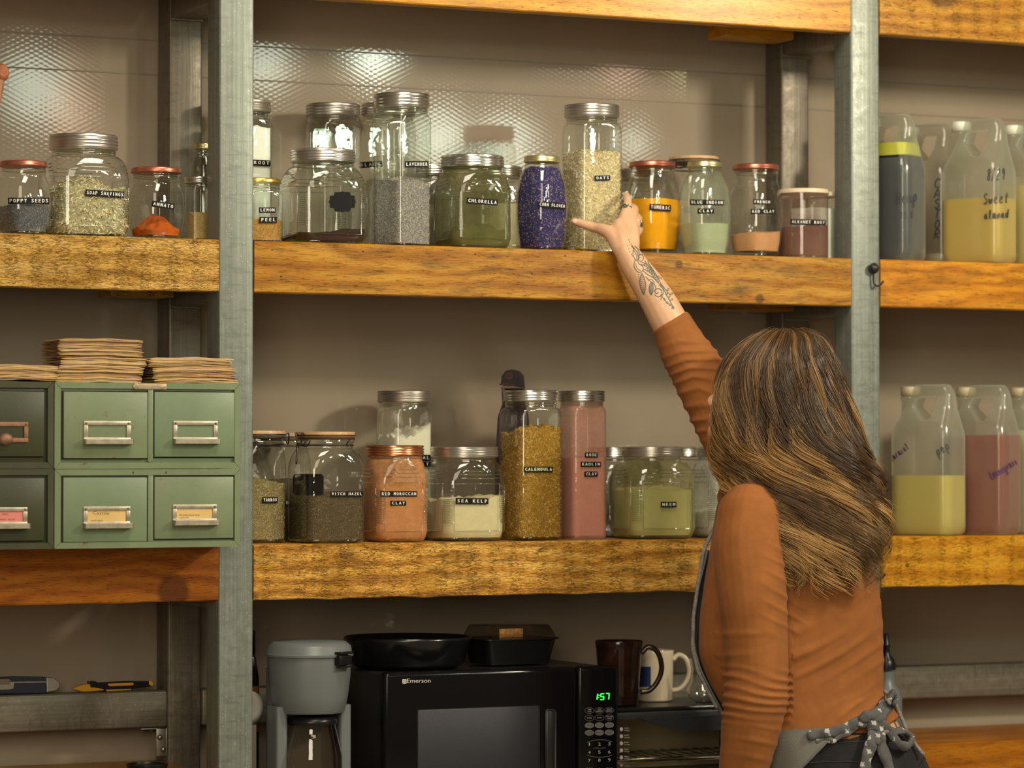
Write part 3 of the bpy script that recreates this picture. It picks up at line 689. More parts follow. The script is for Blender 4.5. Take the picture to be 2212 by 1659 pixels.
# ---- upper shelf, left bay
t, g, sp, b, s = jar('preserve_jar', 'jar of grey poppy seeds with rose metal lid at left picture edge', -10, 110, 344, .075, UP_, 'sauce', ('twist', 'rose'), 104, .011, .2, .006)
fill(t, sp, core('poppy_core', (.10, .10, .11)), .058, .006, grains=('poppy_seeds', 12000, (.0019, .0016, .0013), C_POP), sd=1)
tape(t, b, 'POPPY SEEDS', 18, 434, 106, 434, 14)
t, g, sp, b, s = jar('cracker_jar', 'big square jar of soap shavings with ridged tin lid', 84, 276, 286, .115, UP_, 'wide', ('screw', 'tin'), 147, .030, -.02, .008)
fill(t, sp, core('soap_core', (.40, .36, .22)), .098, .03, grains=('shavings', 4600, (.017, .0036, .0014), C_SOAP, {'jit': .5}), sd=2, vary=.012)
tape(t, b, 'SOAP SHAVINGS', 184, 416, 268, 421, 14)
t, g, sp, b, s = jar('preserve_jar', 'jar with a little orange annatto powder and rose lid', 276, 398, 358, .075, UP_, 'sauce', ('twist', 'rose'), 110, .011, .3, .008)
fill(t, sp, powder('annatto_powder', (.50, .095, .008), .3), .018, .034, sd=3, vary=.012)
tape(t, b, 'ANNATO', 328, 440, 376, 447, 13)
emw = decal('embossed_word', b, (lambda a, c: (a[0]+c[0], a[1]+[tuple(i+len(a[0]) for i in f) for f in c[1]]))(text_px('ROOT', 278, 440, 300, 446, 14, True), text_px('EAT', 280, 478, 298, 484, 14, True)), EMBG, t, .0005)
for lab, x0, x1, yt, Y, lid, lp, fillz in (('small square spice jar of golden seeds with silver lid left of the front post', 399, 455, 380, .12, 'steel', 60, .062),):
    t, g, sp, b, s = jar('spice_jar', lab, x0, x1, yt, Y, UP_, 'tall', ('knurl', lid), lp, .013, .17, .003)
    fill(t, sp, core('seed_core', (.5, .35, .14)), fillz, .002, grains=('seeds', 5200, (.0022, .0013, .001), C_SEED), sd=4, vary=.002)
t, g, sp, b, s = jar('preserve_jar', 'empty round bottle with pale gold printed lid behind the spice jar', 408, 470, 308, .26, UP_, 'round', ('twist', 'brass'), 44, .012, 0, .012)
# ---- upper shelf, middle bay
t, g, sp, b, s = jar('tall_jar', 'tall jar full of white arrowroot powder partly behind the front post', 462, 589, 213, .262, UP_, 'tall', ('screw', 'dark'), 118, .024, .12, .010, GLASS2)
fill(t, sp, powder('arrowroot_powder', (.86, .86, .80), .05), .262, -.01, sd=5, vary=.008); tape(t, b, 'ARROWROOT', 500, 349, 584, 353, 13)
t, g, sp, b, s = jar('preserve_jar', 'small square jar of lemon peel bits with bright gold lid', 500, 612, 382, .134, UP_, 'tall', ('twist', 'gold'), 104, .010, .05, .012)
fill(t, sp, core('peel_core', (.40, .22, .06)), .052, .002, grains=('peel_bits', 5200, (.003, .0022, .001), C_PEEL), sd=6, vary=.003)
tape(t, b, 'LEMON', 559, 454, 595, 454, 12); tape(t, b, 'PEEL', 560, 475, 598, 475, 13)
t, g, sp, b, s = jar('cracker_jar', 'wide jar with dark brown powder and black ornate blank label', 602, 792, 318, .12, UP_, 'wide', ('screw', 'tin'), 140, .026, -.02, .006)
fill(t, sp, powder('dark_powder', (.045, .022, .018), .3), .026, None, sd=7, vary=.012, tilt=.10)
q = []
for k in range(72):
    a = 2*PI*k/72; ex, ey = abs(math.cos(a)), abs(math.sin(a)); r_ = 1.0/(ex**3.2+ey**3.2)**(1/3.2); da = abs(((a+PI/4) % (PI/2))-PI/4); dg_ = PI/4-da; r_ *= 1-.17*math.exp(-(dg_/.13)**2)+.05*math.exp(-((dg_-.30)/.12)**2)+.10*math.exp(-(da/.10)**2)
    q.append((739+27*r_*math.cos(a), 436+21*r_*math.sin(a)))
# fan of thin quads keeps the plaque on the curved glass
V, Fc = [(739, 436)], []
for k in (.5, 1.0): V += [(739+(x-739)*k, 436+(y-436)*k) for x, y in q]
for k in range(72): k2 = (k+1) % 72; Fc += [(0, 1+k, 1+k2), (1+k, 73+k, 73+k2, 1+k2)]
decal('ornate_label', b, (V, Fc), TAPE, t, .0008, label='black ornate plaque sticker')
t, g, sp, b, s = jar('tall_jar', 'tall empty jar standing behind the dark powder jar', 658, 780, 220, .29, UP_, 'tall', ('screw', 'tin'), 117, .026, .05, .010)
t, g, sp, b, s = jar('tall_jar', 'tall empty jar mostly hidden behind the lavender jar', 777, 900, 219, .275, UP_, 'tall', ('screw', 'tin'), 116, .026, .12, .010)
tape(t, b, 'BLACK', 775, 357, 826, 354, 13)
t, g, sp, b, s = jar('tall_jar', 'tallest jar two thirds full of grey lavender buds', 802, 933, 198, .10, UP_, 'tall', ('screw', 'steel'), 120, .029, .34, .010, GLASS2)
fill(t, sp, core('lavender_core', (.26, .24, .25)), .142, .010, grains=('lavender_buds', 30000, (.0046, .0014, .0012), C_LAV, {'jit': .45}), sd=8, vary=.006, tilt=-.0)
tape(t, b, 'LAVENDER', 874, 355, 925, 355, 14)
t, g, sp, b, s = jar('cracker_jar', 'wide jar stained inside by green chlorella powder', 938, 1102, 331, .11, UP_, 'wide', ('screw', 'steel'), 137, .025, -.04, .006, thin_glass('chlorella_stained_glass', (.90, .95, .88), (.35, .42, .32), dust=((.17, .155, .06), .30, 12)))
fill(t, sp, powder('chlorella_powder', (.10, .105, .03), .35, 40), .034, .02, sd=9, vary=.018)
tape(t, b, 'CHLORELLA', 1008, 433, 1075, 438, 13)
t, g, sp, b, s = jar('cracker_jar', 'jar of cream powder peeking out between chlorella and cornflower jars', 1000, 1140, 355, .28, UP_, 'wide', ('screw', 'steel'), 118, .024, 0, .005)
fill(t, sp, powder('cream_powder', (.55, .48, .30), .1), .115, sd=10)
t, g, sp, b, s = jar('cracker_jar', 'jar with silver lid peeking out between lavender and chlorella jars', 868, 1000, 352, .285, UP_, 'wide', ('screw', 'steel'), 112, .024, 0, .005)
t, g, sp, b, s = jar('preserve_jar', 'bulging jar packed with blue cornflower petals under pale gold lid', 1115, 1226, 334, .075, UP_, 'sauce', ('twist', 'brass'), 78, .014, .3, .004)
fill(t, sp, core('cornflower_core', (.035, .03, .12)), sp[1]-.004, None, grains=('petals', 15000, (.0065, .0012, .001), C_CORN, {'jit': .5}), sd=11, vary=.001)
tape(t, b, 'CORN FLOWER', 1163, 441, 1222, 446, 12)
t, g, sp, b, s = jar('tall_jar', 'tall jar of oat flakes that the hand is reaching for', 1212, 1345, 222, .12, UP_, 'tall', ('screw', 'tin'), 119, .027, .02, .010, GLASS2)
fill(t, sp, core('oats_core', (.62, .50, .30)), .225, .006, grains=('oat_flakes', 9500, (.0068, .0055, .0014), C_OATS, {'jit': .45}), sd=12, vary=.004)
tape(t, b, 'OATS', 1284, 385, 1318, 384, 11); OATS = t
t, g, sp, b, s = jar('preserve_jar', 'bright yellow turmeric jar with rose lid beside the fingertips', 1347, 1471, 345, .172, UP_, 'sauce', ('twist', 'rose'), 101, .012, .25, .006)
fill(t, sp, powder('turmeric_powder', (.80, .36, .003), .06), .130, .002, sd=13, vary=.002, zb=.018)
tape(t, b, 'TUMERIC', 1403, 447, 1449, 450, 14)
t, g, sp, b, s = jar('cracker_jar', 'silver-lidded jar seen through the top of the turmeric jar', 1318, 1428, 362, .285, UP_, 'wide', ('screw', 'steel'), 110, .022, 0, .005)
t, g, sp, b, s = jar('clamp_jar', 'clamp jar with flat wooden lid behind the turmeric and blue clay jars', 1432, 1566, 338, .27, UP_, 'bail', ('wood', .4), 108, .012, .1, .012)
t, g, sp, b, s = jar('preserve_jar', 'jar of pale grey-green blue indian clay with pale gold lid', 1467, 1578, 346, .09, UP_, 'sauce', ('twist', 'brass'), 76, .013, .1, .008, thin_glass('clay_dusted_glass', dust=((.45, .50, .36), .16, 14)))
fill(t, sp, powder('green_clay', (.40, .45, .28), .06), .073, sd=14, vary=.001)
tape(t, b, 'BLUE INDIAN', 1491, 437, 1563, 438, 12); tape(t, b, 'CLAY', 1507, 456, 1542, 456, 11)
t, g, sp, b, s = jar('preserve_jar', 'jar of peach-coloured french red clay with rose lid', 1575, 1691, 351, .10, UP_, 'sauce', ('twist', 'rose'), 101, .012, .35, .008)
fill(t, sp, powder('peach_clay', (.60, .31, .15), .06), .058, .004, sd=15, vary=.003, tilt=.10, zb=.016)
tape(t, b, 'FRENCH', 1627, 436, 1665, 437, 11); tape(t, b, 'RED CLAY', 1622, 457, 1674, 457, 11)
t, g, sp, b, s = jar('storage_canister', 'glass canister of purple-brown alkanet root with cream lid', 1680, 1789, 401, .10, UP_, 'drum', ('plain', simple('cream_lid', (.66, .54, .38), .5)), 113, .010, 0, 0, thin_glass('canister_glass', dust=((.30, .17, .13), .28, 10)))
fill(t, sp, powder('alkanet_powder', (.115, .045, .032), .15), .075, sd=16, vary=.004, tilt=.06, inset=.002)
tape(t, b, 'ALKANET ROOT', 1708, 479, 1783, 481, 12)
t, g, sp, b, s = jar('storage_canister', 'white cylinder canister behind the alkanet canister', 1706, 1808, 408, .245, UP_, 'drum', ('plain', simple('cream_lid', (.66, .54, .38), .5)), 104, .010, 0, 0)
fill(t, sp, powder('white_powder', (.80, .78, .70), .05), .130, sd=17, vary=.002)
# ---- lower shelf
t, g, sp, b, s = jar('clamp_jar', 'clamp jar of cut yarrow cropped by the front post', 490, 618, 935, .155, LO, 'bail', ('wood', .12), 124, .012, .04, .014)
fill(t, sp, core('yarrow_core', (.24, .18, .08)), .125, .012, grains=('cut_herb', 13000, (.0055, .0013, .001), C_YAR, {'jit': .5}), sd=20, vary=.008)
tape(t, b, 'YARROW', 566, 1080, 600, 1080, 13)
t, g, sp, b, s = jar('clamp_jar', 'clamp jar of dark herb between the yarrow and witch hazel jars', 552, 672, 940, .305, LO, 'bail', ('wood', 2.2), 112, .012, .0, .012)
fill(t, sp, core('hazel_core', (.10, .07, .035)), .13, sd=21, vary=.006); tape(t, b, 'BLACK', 614, 1086, 660, 1086, 13)
t, g, sp, b, s = jar('clamp_jar', 'clamp jar half full of dark witch hazel with a wooden lid', 621, 786, 937, .10, LO, 'bail', ('wood', -2.9, True), 126, .012, .02, .014)
fill(t, sp, core('hazel_core', (.10, .07, .035)), .099, .006, grains=('cut_bark', 15000, (.0042, .0015, .001), C_WH, {'jit': .5}), sd=22, vary=.005)
BLK = simple('chalk_label', (.012, .010, .010), .7, spec=.15)
decal('chalkboard_label', b, (lambda V: (V, [(0, 1, 2, 3, 4, 5, 6, 7)]))([(633, 1030), (637, 1024), (694, 1024), (699, 1030), (699, 1068), (694, 1070), (637, 1070), (633, 1066)]), BLK, t, .0006, label='black notched chalkboard sticker')
tape(t, b, 'WITCH HAZEL', 713, 1067, 784, 1067, 11)
t, g, sp, b, s = jar('cracker_jar', 'square jar of orange red moroccan clay with copper lid', 783, 922, 962, .11, LO, 'wide', ('screw', 'copper'), 126, .022, -.06, .005, thin_glass('clay_coated_glass', dust=((.52, .24, .10), .55, 24)))
fill(t, sp, powder('moroccan_clay', (.60, .25, .085), .1, 60, speck=((.35, .14, .05), .60, 60)), .118, .01, sd=23, vary=.008)
tape(t, b, 'RED MOROCCAN', 822, 1067, 901, 1067, 12); tape(t, b, 'CLAY', 843, 1087, 877, 1087, 11)
t, g, sp, b, s = jar('tall_jar', 'tall jar of lumpy white powder behind the copper-lidded jar', 810, 936, 845, .275, LO, 'tall', ('screw', 'dark'), 116, .025, .12, .008)
fill(t, sp, powder('colloidal_oat', (.74, .70, .56), .07, 40), .235, -.0, sd=24, vary=.022, tilt=.25); tape(t, b, 'COLLOIDAL', 850, 989, 930, 989, 13); tape(t, b, 'OAT', 893, 1003, 930, 1003, 11)
t, g, sp, b, s = jar('cracker_jar', 'wide jar of cream sea kelp powder with silver lid', 918, 1089, 965, .12, LO, 'wide', ('screw', 'tin'), 146, .023, -.05, .005)
fill(t, sp, powder('sea_kelp_powder', (.64, .55, .33), .07, 60, speck=((.38, .30, .15), .64, 45)), .088, .004, sd=25, vary=.014, tilt=.04)
tape(t, b, 'SEA KELP', 984, 1082, 1055, 1083, 13)
t, g, sp, b, s = jar('tall_jar', 'tall jar filled with golden calendula petals', 1077, 1216, 843, .11, LO, 'tall', ('screw', 'steel'), 118, .025, .06, .010, GLASS2)
fill(t, sp, core('calendula_core', (.35, .18, .03)), .238, .012, grains=('calendula_petals', 13000, (.0095, .0018, .0012), C_CAL, {'jit': .6}), sd=26, vary=.012, tilt=.08)
tape(t, b, 'CALENDULA', 1131, 1014, 1194, 1014, 12)
t, g, sp, b, s = jar('tall_jar', 'tall jar of pink rose kaolin clay', 1203, 1311, 845, .15, LO, 'tall', ('screw', 'steel'), 100, .024, .03, .008, thin_glass('rose_dusted_glass', dust=((.58, .27, .20), .40, 9)))
fill(t, sp, powder('rose_clay', (.66, .31, .23), .04, 30, speck=((.42, .17, .12), .66, 30)), .180, sd=27, vary=.001)
tape(t, b, 'ROSE', 1263, 983, 1291, 983, 11); tape(t, b, 'KAOLIN', 1254, 1003, 1298, 1003, 11); tape(t, b, 'CLAY', 1262, 1024, 1291, 1024, 11)
t, g, sp, b, s = jar('cracker_jar', 'silver-lidded jar hidden between rose clay and neem jars', 1255, 1400, 966, .285, LO, 'wide', ('screw', 'steel'), 122, .023, 0, .005)
t, g, sp, b, s = jar('cracker_jar', 'wide jar of pale green neem powder', 1317, 1501, 965, .125, LO, 'wide', ('screw', 'tin'), 134, .022, -.06, .005, thin_glass('neem_dusted_glass', (.93, .96, .90), (.4, .48, .34), dust=((.46, .42, .18), .18, 8)))
fill(t, sp, powder('neem_powder', (.46, .42, .17), .15, 10), .108, .004, sd=28, vary=.012, inset=.007)
tape(t, b, 'NEEM', 1427, 1090, 1461, 1090, 12)
t, g, sp, b, s = jar('cracker_jar', 'silver-lidded jar seen in the gap right of the neem jar', 1395, 1530, 966, .285, LO, 'wide', ('screw', 'steel'), 116, .023, 0, .005)
t, g, sp, b, s = jar('cracker_jar', 'frosted wide jar of white powder beside her shoulder', 1489, 1650, 966, .125, LO, 'wide', ('screw', 'tin'), 132, .022, -.06, .005, thin_glass('white_dusted_glass', dust=((.78, .78, .72), .35, 14)))
fill(t, sp, powder('white_powder', (.80, .78, .70), .05), .060, sd=29, vary=.01)
# ------------------------------------------------------------------ card cabinets
def paint(name, col, rust):
    m, nt, b = new_mat(name); v = mapped(nt, (1, 1, 1)); f = noi(nt, v, 9, 6, .65); g = noi(nt, v, 160, 5, .7)
    c = ramp(nt, f, [(.3, tuple(x*.86 for x in col)), (.7, tuple(x*1.12 for x in col))])
    c = mixc(nt, ramp(nt, g, [(.62, (0, 0, 0)), (.72, (.35, .35, .35))]), c, (.14, .13, .05))
    c = mixc(nt, ramp(nt, noi(nt, v, 26, 8, .78), [(rust, (0, 0, 0)), (rust+.05, (.9, .9, .9))]), c, (.13, .055, .025))
    L(nt, c, b.inputs['Base Color']); b.inputs['Roughness'].default_value = .42; bump(nt, b, math_(nt, 'ADD', f, g), .00012); return m
GREEN = paint('green_enamel', (.150, .205, .118), .67); GREENR = paint('rusty_green_enamel', (.160, .200, .110), .61)
OLIVE = paint('dark_olive_enamel', (.035, .038, .014), .66); OLIVEF = paint('worn_olive_frame', (.045, .047, .022), .60)
HOLD = simple('nickel_holder', (.48, .42, .33), .38, .75, 0, 200, .2); HOLDR = simple('rusty_holder', (.25, .13, .08), .6, .5, .0004, 200, .3)
def cabinet(label, px0, px1, py0, py1, Yf, mats, drawers, depth=.30, shut=.02):
    a, b_ = P(px0, (py0+py1)/2, Yf), P(px1, (py0+py1)/2, Yf); s = F/proj((a+b_)/2)[2]
    top, bot = P(px1, py0, Yf).z, P(px1, py1, Yf).z; bot = max(bot, SHELF['lower'][0]+.0008) if py1 > 1100 else bot; t = thing('card_cabinet', label, 'cabinet', (a.x, Yf, bot)); Wc, Hc = b_.x-a.x, top-bot
    kx = Wc/(px1-px0); X = lambda px: (px-px0)*kx; Z = lambda py: Hc-(py-py0)*Hc/(py1-py0)
    mk('cabinet_shell', box(.001, Wc-.001, .006, depth, .0005, Hc-.0005, .002), mats[0], t)
    fw = .0125; o = []
    # mitred front frame: four bars with 45 degree ends
    def bar(p): o.append(prism(p, 0, .012))
    g = .0004
    bar([(0+g, 0), (Wc-g, 0), (Wc-fw, fw-g), (fw, fw-g)]); bar([(fw, Hc-fw+g), (Wc-fw, Hc-fw+g), (Wc-g, Hc), (g, Hc)])
    bar([(0, g), (fw-g, fw), (fw-g, Hc-fw), (0, Hc-g)]); bar([(Wc-fw+g, fw), (Wc, g), (Wc, Hc-g), (Wc-fw+g, Hc-fw)])
    for q in o: mk('frame_bar', q, mats[1], t, False)
    if len(drawers) > 1:
        xm = (X(drawers[0]['x'][1])+X(drawers[1]['x'][0]))/2; mk('centre_bar', box(xm-.0055, xm+.0055, .0005, .012, fw, Hc-fw, .0008), mats[1], t)
    for d in drawers:
        x0, x1 = X(d['x'][0]), X(d['x'][1]); z1, z0 = Z(d['y'][0]), Z(d['y'][1])
        mk('drawer_gap', box(max(.002, x0-.002), x1+.002, .0045, .0065, z0-.002, z1+.002), simple('gap_black', (.012, .008, .005), .8), t, False)
        dr = mk('drawer', box(x0, x1, d.get('out', -.0012), .02, z0, z1, .0018), d.get('mat', mats[2]), t, True, 40)
        hx0, hx1 = X(d['h'][0]), X(d['h'][2]); hz1, hz0 = Z(d['h'][1]), Z(d['h'][3]); yo = d.get('out', -.0012); hm = d.get('hm', HOLD)
        hd = mk('card_holder', frame_(hx0, hx1, hz0+.004, hz1, .0085, yo-.0028, yo, .0006), hm, dr)
        cd_ = box(hx0+.009, hx1-.009, yo-.001, yo-.0001, hz0+.011, hz1-.009)
        if 'card' in d:
            cm = mk('card', cd_, simple(*d['card'][0]), dr, False)
        if d.get('cup'):
            mk('cup_pull', xf(ellip((0, 0, 0), (.016, .011, .012), None, 20, 10), Matrix.Translation(((hx0+hx1)/2-.0, yo-.002, hz0+.010))), hm, dr)
        else:
            mk('pull_lip', join(box(hx0-.001, hx1+.002, yo-.017, yo-.0155, hz0-.001, hz0+.0085, .0006), box(hx0-.001, hx1+.002, yo-.017, yo, hz0+.0075, hz0+.009, .0004), box(hx0-.001, hx0+.0005, yo-.017, yo, hz0-.001, hz0+.009, 0), box(hx1+.0005, hx1+.002, yo-.017, yo, hz0-.001, hz0+.009, 0)), hm, dr, False)
        for xx in (hx0+.0045, hx1-.0045):
            mk('rivet', xf(lathe([(.0022, 0), (.0021, .0008), (.0012, .0015), (.0002, .0016)], 10), Matrix.Translation((xx, yo-.0027, hz1-.0045)) @ Matrix.Rotation(PI/2, 4, 'X')), simple('rivet_brown', (.18, .12, .08), .5, .6), dr)
        d['obj'] = dr
        if 'card' in d:
            tr = bvh(cm)
            for (txt, ax, ay, bx, by, sz) in d['card'][1]:
                dc = decal('card_lettering', tr, text_px(txt, ax, ay, bx, by, sz, False), simple('typed_ink', (.16, .10, .05), .8), None, .0003)
                if dc: dc.parent = t; dc.data.transform(wmat(t).inverted())
    return t, Wc, Hc, X, Z
YF = -.125
lo = cabinet('lower pale green card cabinet with two yellowed cards', 118, 519, 1013, 1187, YF, (GREEN, GREENR, GREEN), [
    dict(x=(136, 315), y=(1031, 1173), h=(178, 1095, 278, 1142), card=(('yellow_card', (.62, .42, .16), .8, 0, 0, 40, .12), [('Castile', 200, 1108, 236, 1109, 9), ('VEGETABLES', 196, 1125, 222, 1125, 5)])),
    dict(x=(331, 504), y=(1030, 1168), h=(370, 1092, 466, 1137), mat=GREENR, card=(('yellow_card', (.62, .42, .16), .8, 0, 0, 40, .12), [('TRANSFERABLES AND', 386, 1113, 431, 1113, 5), ('CARBONS', 386, 1119, 408, 1119, 5)]))])
up = cabinet('upper pale green card cabinet with two empty label holders', 118, 519, 829, 1012, YF, (GREEN, GREENR, GREEN), [
    dict(x=(136, 315), y=(849, 990), h=(178, 911, 278, 959), mat=GREENR, out=-.004), dict(x=(331, 506), y=(848, 987), h=(371, 910, 468, 958))])
lo2 = cabinet('lower dark olive card cabinet with a pink card', -285, 116, 1013, 1194, YF, (OLIVE, OLIVEF, OLIVE), [
    dict(x=(-264, -90), y=(1033, 1175), h=(-220, 1100, -120, 1146)), dict(x=(-74, 95), y=(1033, 1175), h=(-42, 1099, 57, 1146), card=(('pink_card', (.62, .20, .18), .8), [('OILS', 4, 1111, 18, 1111, 7), ('labels - top lid', 0, 1122, 32, 1122, 6)]))])
up2 = cabinet('upper dark olive card cabinet with a rusty cup pull', -285, 116, 825, 1012, YF, (OLIVE, OLIVEF, OLIVE), [
    dict(x=(-264, -90), y=(848, 986), h=(-220, 912, -120, 962), hm=HOLDR, cup=1), dict(x=(-74, 95), y=(846, 986), h=(-42, 912, 59, 960), hm=HOLDR, cup=1)])
t, Wc, Hc, X, Z = up
pl = mk('name_plate', join(box(X(292), X(357), -.0015, 0, Z(843), Z(831), .0008), xf(lathe([(.0068, 0), (.0068, .0015), (.006, .002), (.001, .002)], 20), Matrix.Translation((X(291), 0, Z(836.5))) @ Matrix.Rotation(PI/2, 4, 'X'))), simple('worn_plate', (.36, .27, .17), .45, .5, .0004, 250, .35), t)
dc = decal('name_lettering', bvh(pl), text_px('Steelmaster', 299, 836.5, 354, 836.5, 9, False), simple('plate_letter', (.55, .48, .36), .4, .5), None, .0004)
if dc: dc.parent = pl; dc.data.transform(wmat(pl).inverted())
t, Wc, Hc, X, Z = lo
for px in (285, 356): mk('lock_slot', box(X(px)-.001, X(px)+.001, -.0004, .001, Z(1023), Z(1018.5)), simple('gap_black', (.012, .008, .005), .8), t, False)
mk('foot_catch', join(box(X(305), X(332), .01, .03, -.0042, -.0006, .001)), OLIVEF, t) if False else None
# ---- kraft envelopes in three stacks
KR = [powder('kraft_paper', (.43, .27, .125), .12, 30, 0.0003, None, .8), powder('kraft_paper_pale', (.50, .335, .165), .12, 30, 0.0003, None, .8), powder('kraft_paper_dark', (.35, .21, .09), .12, 30, .0003, None, .8)]
def envelope_mesh(wd, dp, th, bow, seed):
    n = 14; rs = []
    for i in range(n+1):
        x = -wd/2+wd*i/n; zb = bow*(1-abs(2*i/n-1)**1.3)+.0006*math.sin(i*.9+seed); tt = th*(1.0 if 0 < i < n else .45)
        rs.append([(x, -dp/2+.0006*math.sin(i*1.7+seed), zb), (x, -dp/2, zb+tt*.5), (x, -dp/2+.001, zb+tt), (x, dp/2, zb+tt), (x, dp/2, zb)])
    return rings([q[::-1] for q in rs])
EM = []
for k in range(6):
    o = mk('paper_envelope', envelope_mesh(.176, .115, .0030, .0022, k), KR[k % 3], None, True, 30); EM.append(o.data); bpy.data.objects.remove(o)
def stack(cxp, ztop0, n, hgt, label, rise=0, Yc=-.052, sc_=1.0, jx=.006, fan=0.0, skip=(), group=None):
    p = P(cxp, 800, Yc); z = ztop0; step = hgt/n; dx = 0
    for k in range(n):
        o = bpy.data.objects.new('paper_envelope', EM[random.randrange(6)]); link(o)
        if k % 5 == 0: dx = random.uniform(-jx, jx)
        o.location = (p.x+dx+random.uniform(-.0015, .0015)+fan*k, Yc+random.uniform(-.002, .002)+(.003 if k % 5 == 0 else 0), z+k*step)
        o.rotation_euler = (0, random.uniform(-.006, .006)+rise*k/n, random.uniform(-.02, .02)); o.scale = (sc_, 1, step/.0031)
        ORD = 'lowest,second,third,fourth,fifth,sixth,seventh,eighth,ninth,tenth,eleventh,twelfth,thirteenth,fourteenth,fifteenth,sixteenth'.split(',')
        order = 'lowest' if k == 0 else 'topmost' if k == n-1 else ORD[k]+' from bottom'
        tag(o, 'kraft paper envelope, %s %s' % (order, label), 'envelope', 'kraft envelopes '+label)
ztop = P(300, 829, YF).z+.0008
stack(200, ztop, 15, .050, 'in the tall middle stack', 0, -.055, 1.02, .006)
stack(199, ztop+.0512, 13, .036, 'in the bundle topping the tall stack', .0, -.055, .99, .001)
stack(398, ztop, 16, .052, 'in the stack beside steel post', 0, -.055, 1.02, .010, -.0006)
stack(18, P(60, 824, YF).z+.0015, 9, .030, 'in the low stack on dark cabinet', 0, -.055, 1.0, .003)
# ------------------------------------------------------------------ oil jugs
def plastic(name):
    m = bpy.data.materials.new(name); m.use_nodes = True; nt = m.node_tree; nt.nodes.clear()
    out = N(nt, 'ShaderNodeOutputMaterial'); tr = N(nt, 'ShaderNodeBsdfTransparent'); tr.inputs[0].default_value = (.90, .90, .86, 1)
    tl = N(nt, 'ShaderNodeBsdfTranslucent'); tl.inputs[0].default_value = (.93, .95, .88, 1); df = N(nt, 'ShaderNodeBsdfDiffuse'); df.inputs[0].default_value = (.66, .70, .62, 1)
    gl = N(nt, 'ShaderNodeBsdfGlossy'); gl.inputs['Roughness'].default_value = .16; lw = N(nt, 'ShaderNodeLayerWeight'); lw.inputs[0].default_value = .5
    a = N(nt, 'ShaderNodeMixShader'); a.inputs[0].default_value = .20; L(nt, tl.outputs[0], a.inputs[1]); L(nt, df.outputs[0], a.inputs[2])
    b = N(nt, 'ShaderNodeMixShader'); L(nt, ramp(nt, lw.outputs['Facing'], [(.15, (.34,)*3), (.6, (.52,)*3), (.95, (.85,)*3)]), b.inputs[0]); L(nt, tr.outputs[0], b.inputs[1]); L(nt, a.outputs[0], b.inputs[2])
    c = N(nt, 'ShaderNodeMixShader'); L(nt, math_(nt, 'MULTIPLY_ADD', math_(nt, 'POWER', lw.outputs['Facing'], 4), .5, .05), c.inputs[0]); L(nt, b.outputs[0], c.inputs[1]); L(nt, gl.outputs[0], c.inputs[2])
    L(nt, c.outputs[0], out.inputs[0]); return m
HD = plastic('milky_plastic')
def rrect(hx, hy, r, z, cx=0, cy=0, n=10):
    o = []
    for (sx, sy, a0) in ((1, 1, 0), (-1, 1, 90), (-1, -1, 180), (1, -1, 270)):
        for k in range(n): a = math.radians(a0+90*k/(n-1)); o.append((cx+sx*(hx-r)+r*math.cos(a), cy+sy*(hy-r)+r*math.sin(a), z))
    return o
JW, JD = .107, .156
def jug_parts(Hs, Ht):
    hx, hy = JW/2, JD/2
    D = Ht-Hs
    rs = [rrect(hx*.86, hy*.86, .02, 0), rrect(hx*.97, hy*.97, .022, .006), rrect(hx, hy, .024, .018), rrect(hx, hy, .024, Hs-.02), rrect(hx*.985, hy*.985, .024, Hs-.006), rrect(hx*.93, hy*.94, .022, Hs+.008),
          rrect(hx*.76, hy*.88, .024, Hs+D*.25, 0, -.004), rrect(hx*.50, hy*.80, .020, Hs+D*.5, 0, -.007), rrect(hx*.36, hy*.72, .014, Hs+D*.78, 0, -.010), rrect(hx*.34, hy*.64, .014, Ht-.010, 0, -.010), rrect(hx*.26, hy*.56, .010, Ht, 0, -.010)]
    body = rings(rs); a, b = Hs+D*.22, Ht-.028
    hole = [(-.020, a-.002), (.002, a+.002), (.026, (a+b)/2+.004), (.014, b), (-.036, b), (-.034, (a+b)/2)]
    V = [(-.2, y, z) for y, z in hole]+[(.2, y, z) for y, z in hole]; n = len(hole)
    hf = [tuple(range(n-1, -1, -1)), tuple(range(n, 2*n))]+[(j, (j+1) % n, (j+1) % n+n, j+n) for j in range(n)]
    return body, (V, hf)
JUGM = {}
for key, (Hs, Ht) in {'a': (.226, .342), 'b': (.243, .350)}.items():
    bd, hl = jug_parts(Hs, Ht); me = remesh([bd], .0032, 3, hl); me.materials.append(HD); me.shade_smooth(); me.name = 'jug_body'; JUGM[key] = (me, Hs, Ht)
HL = {}
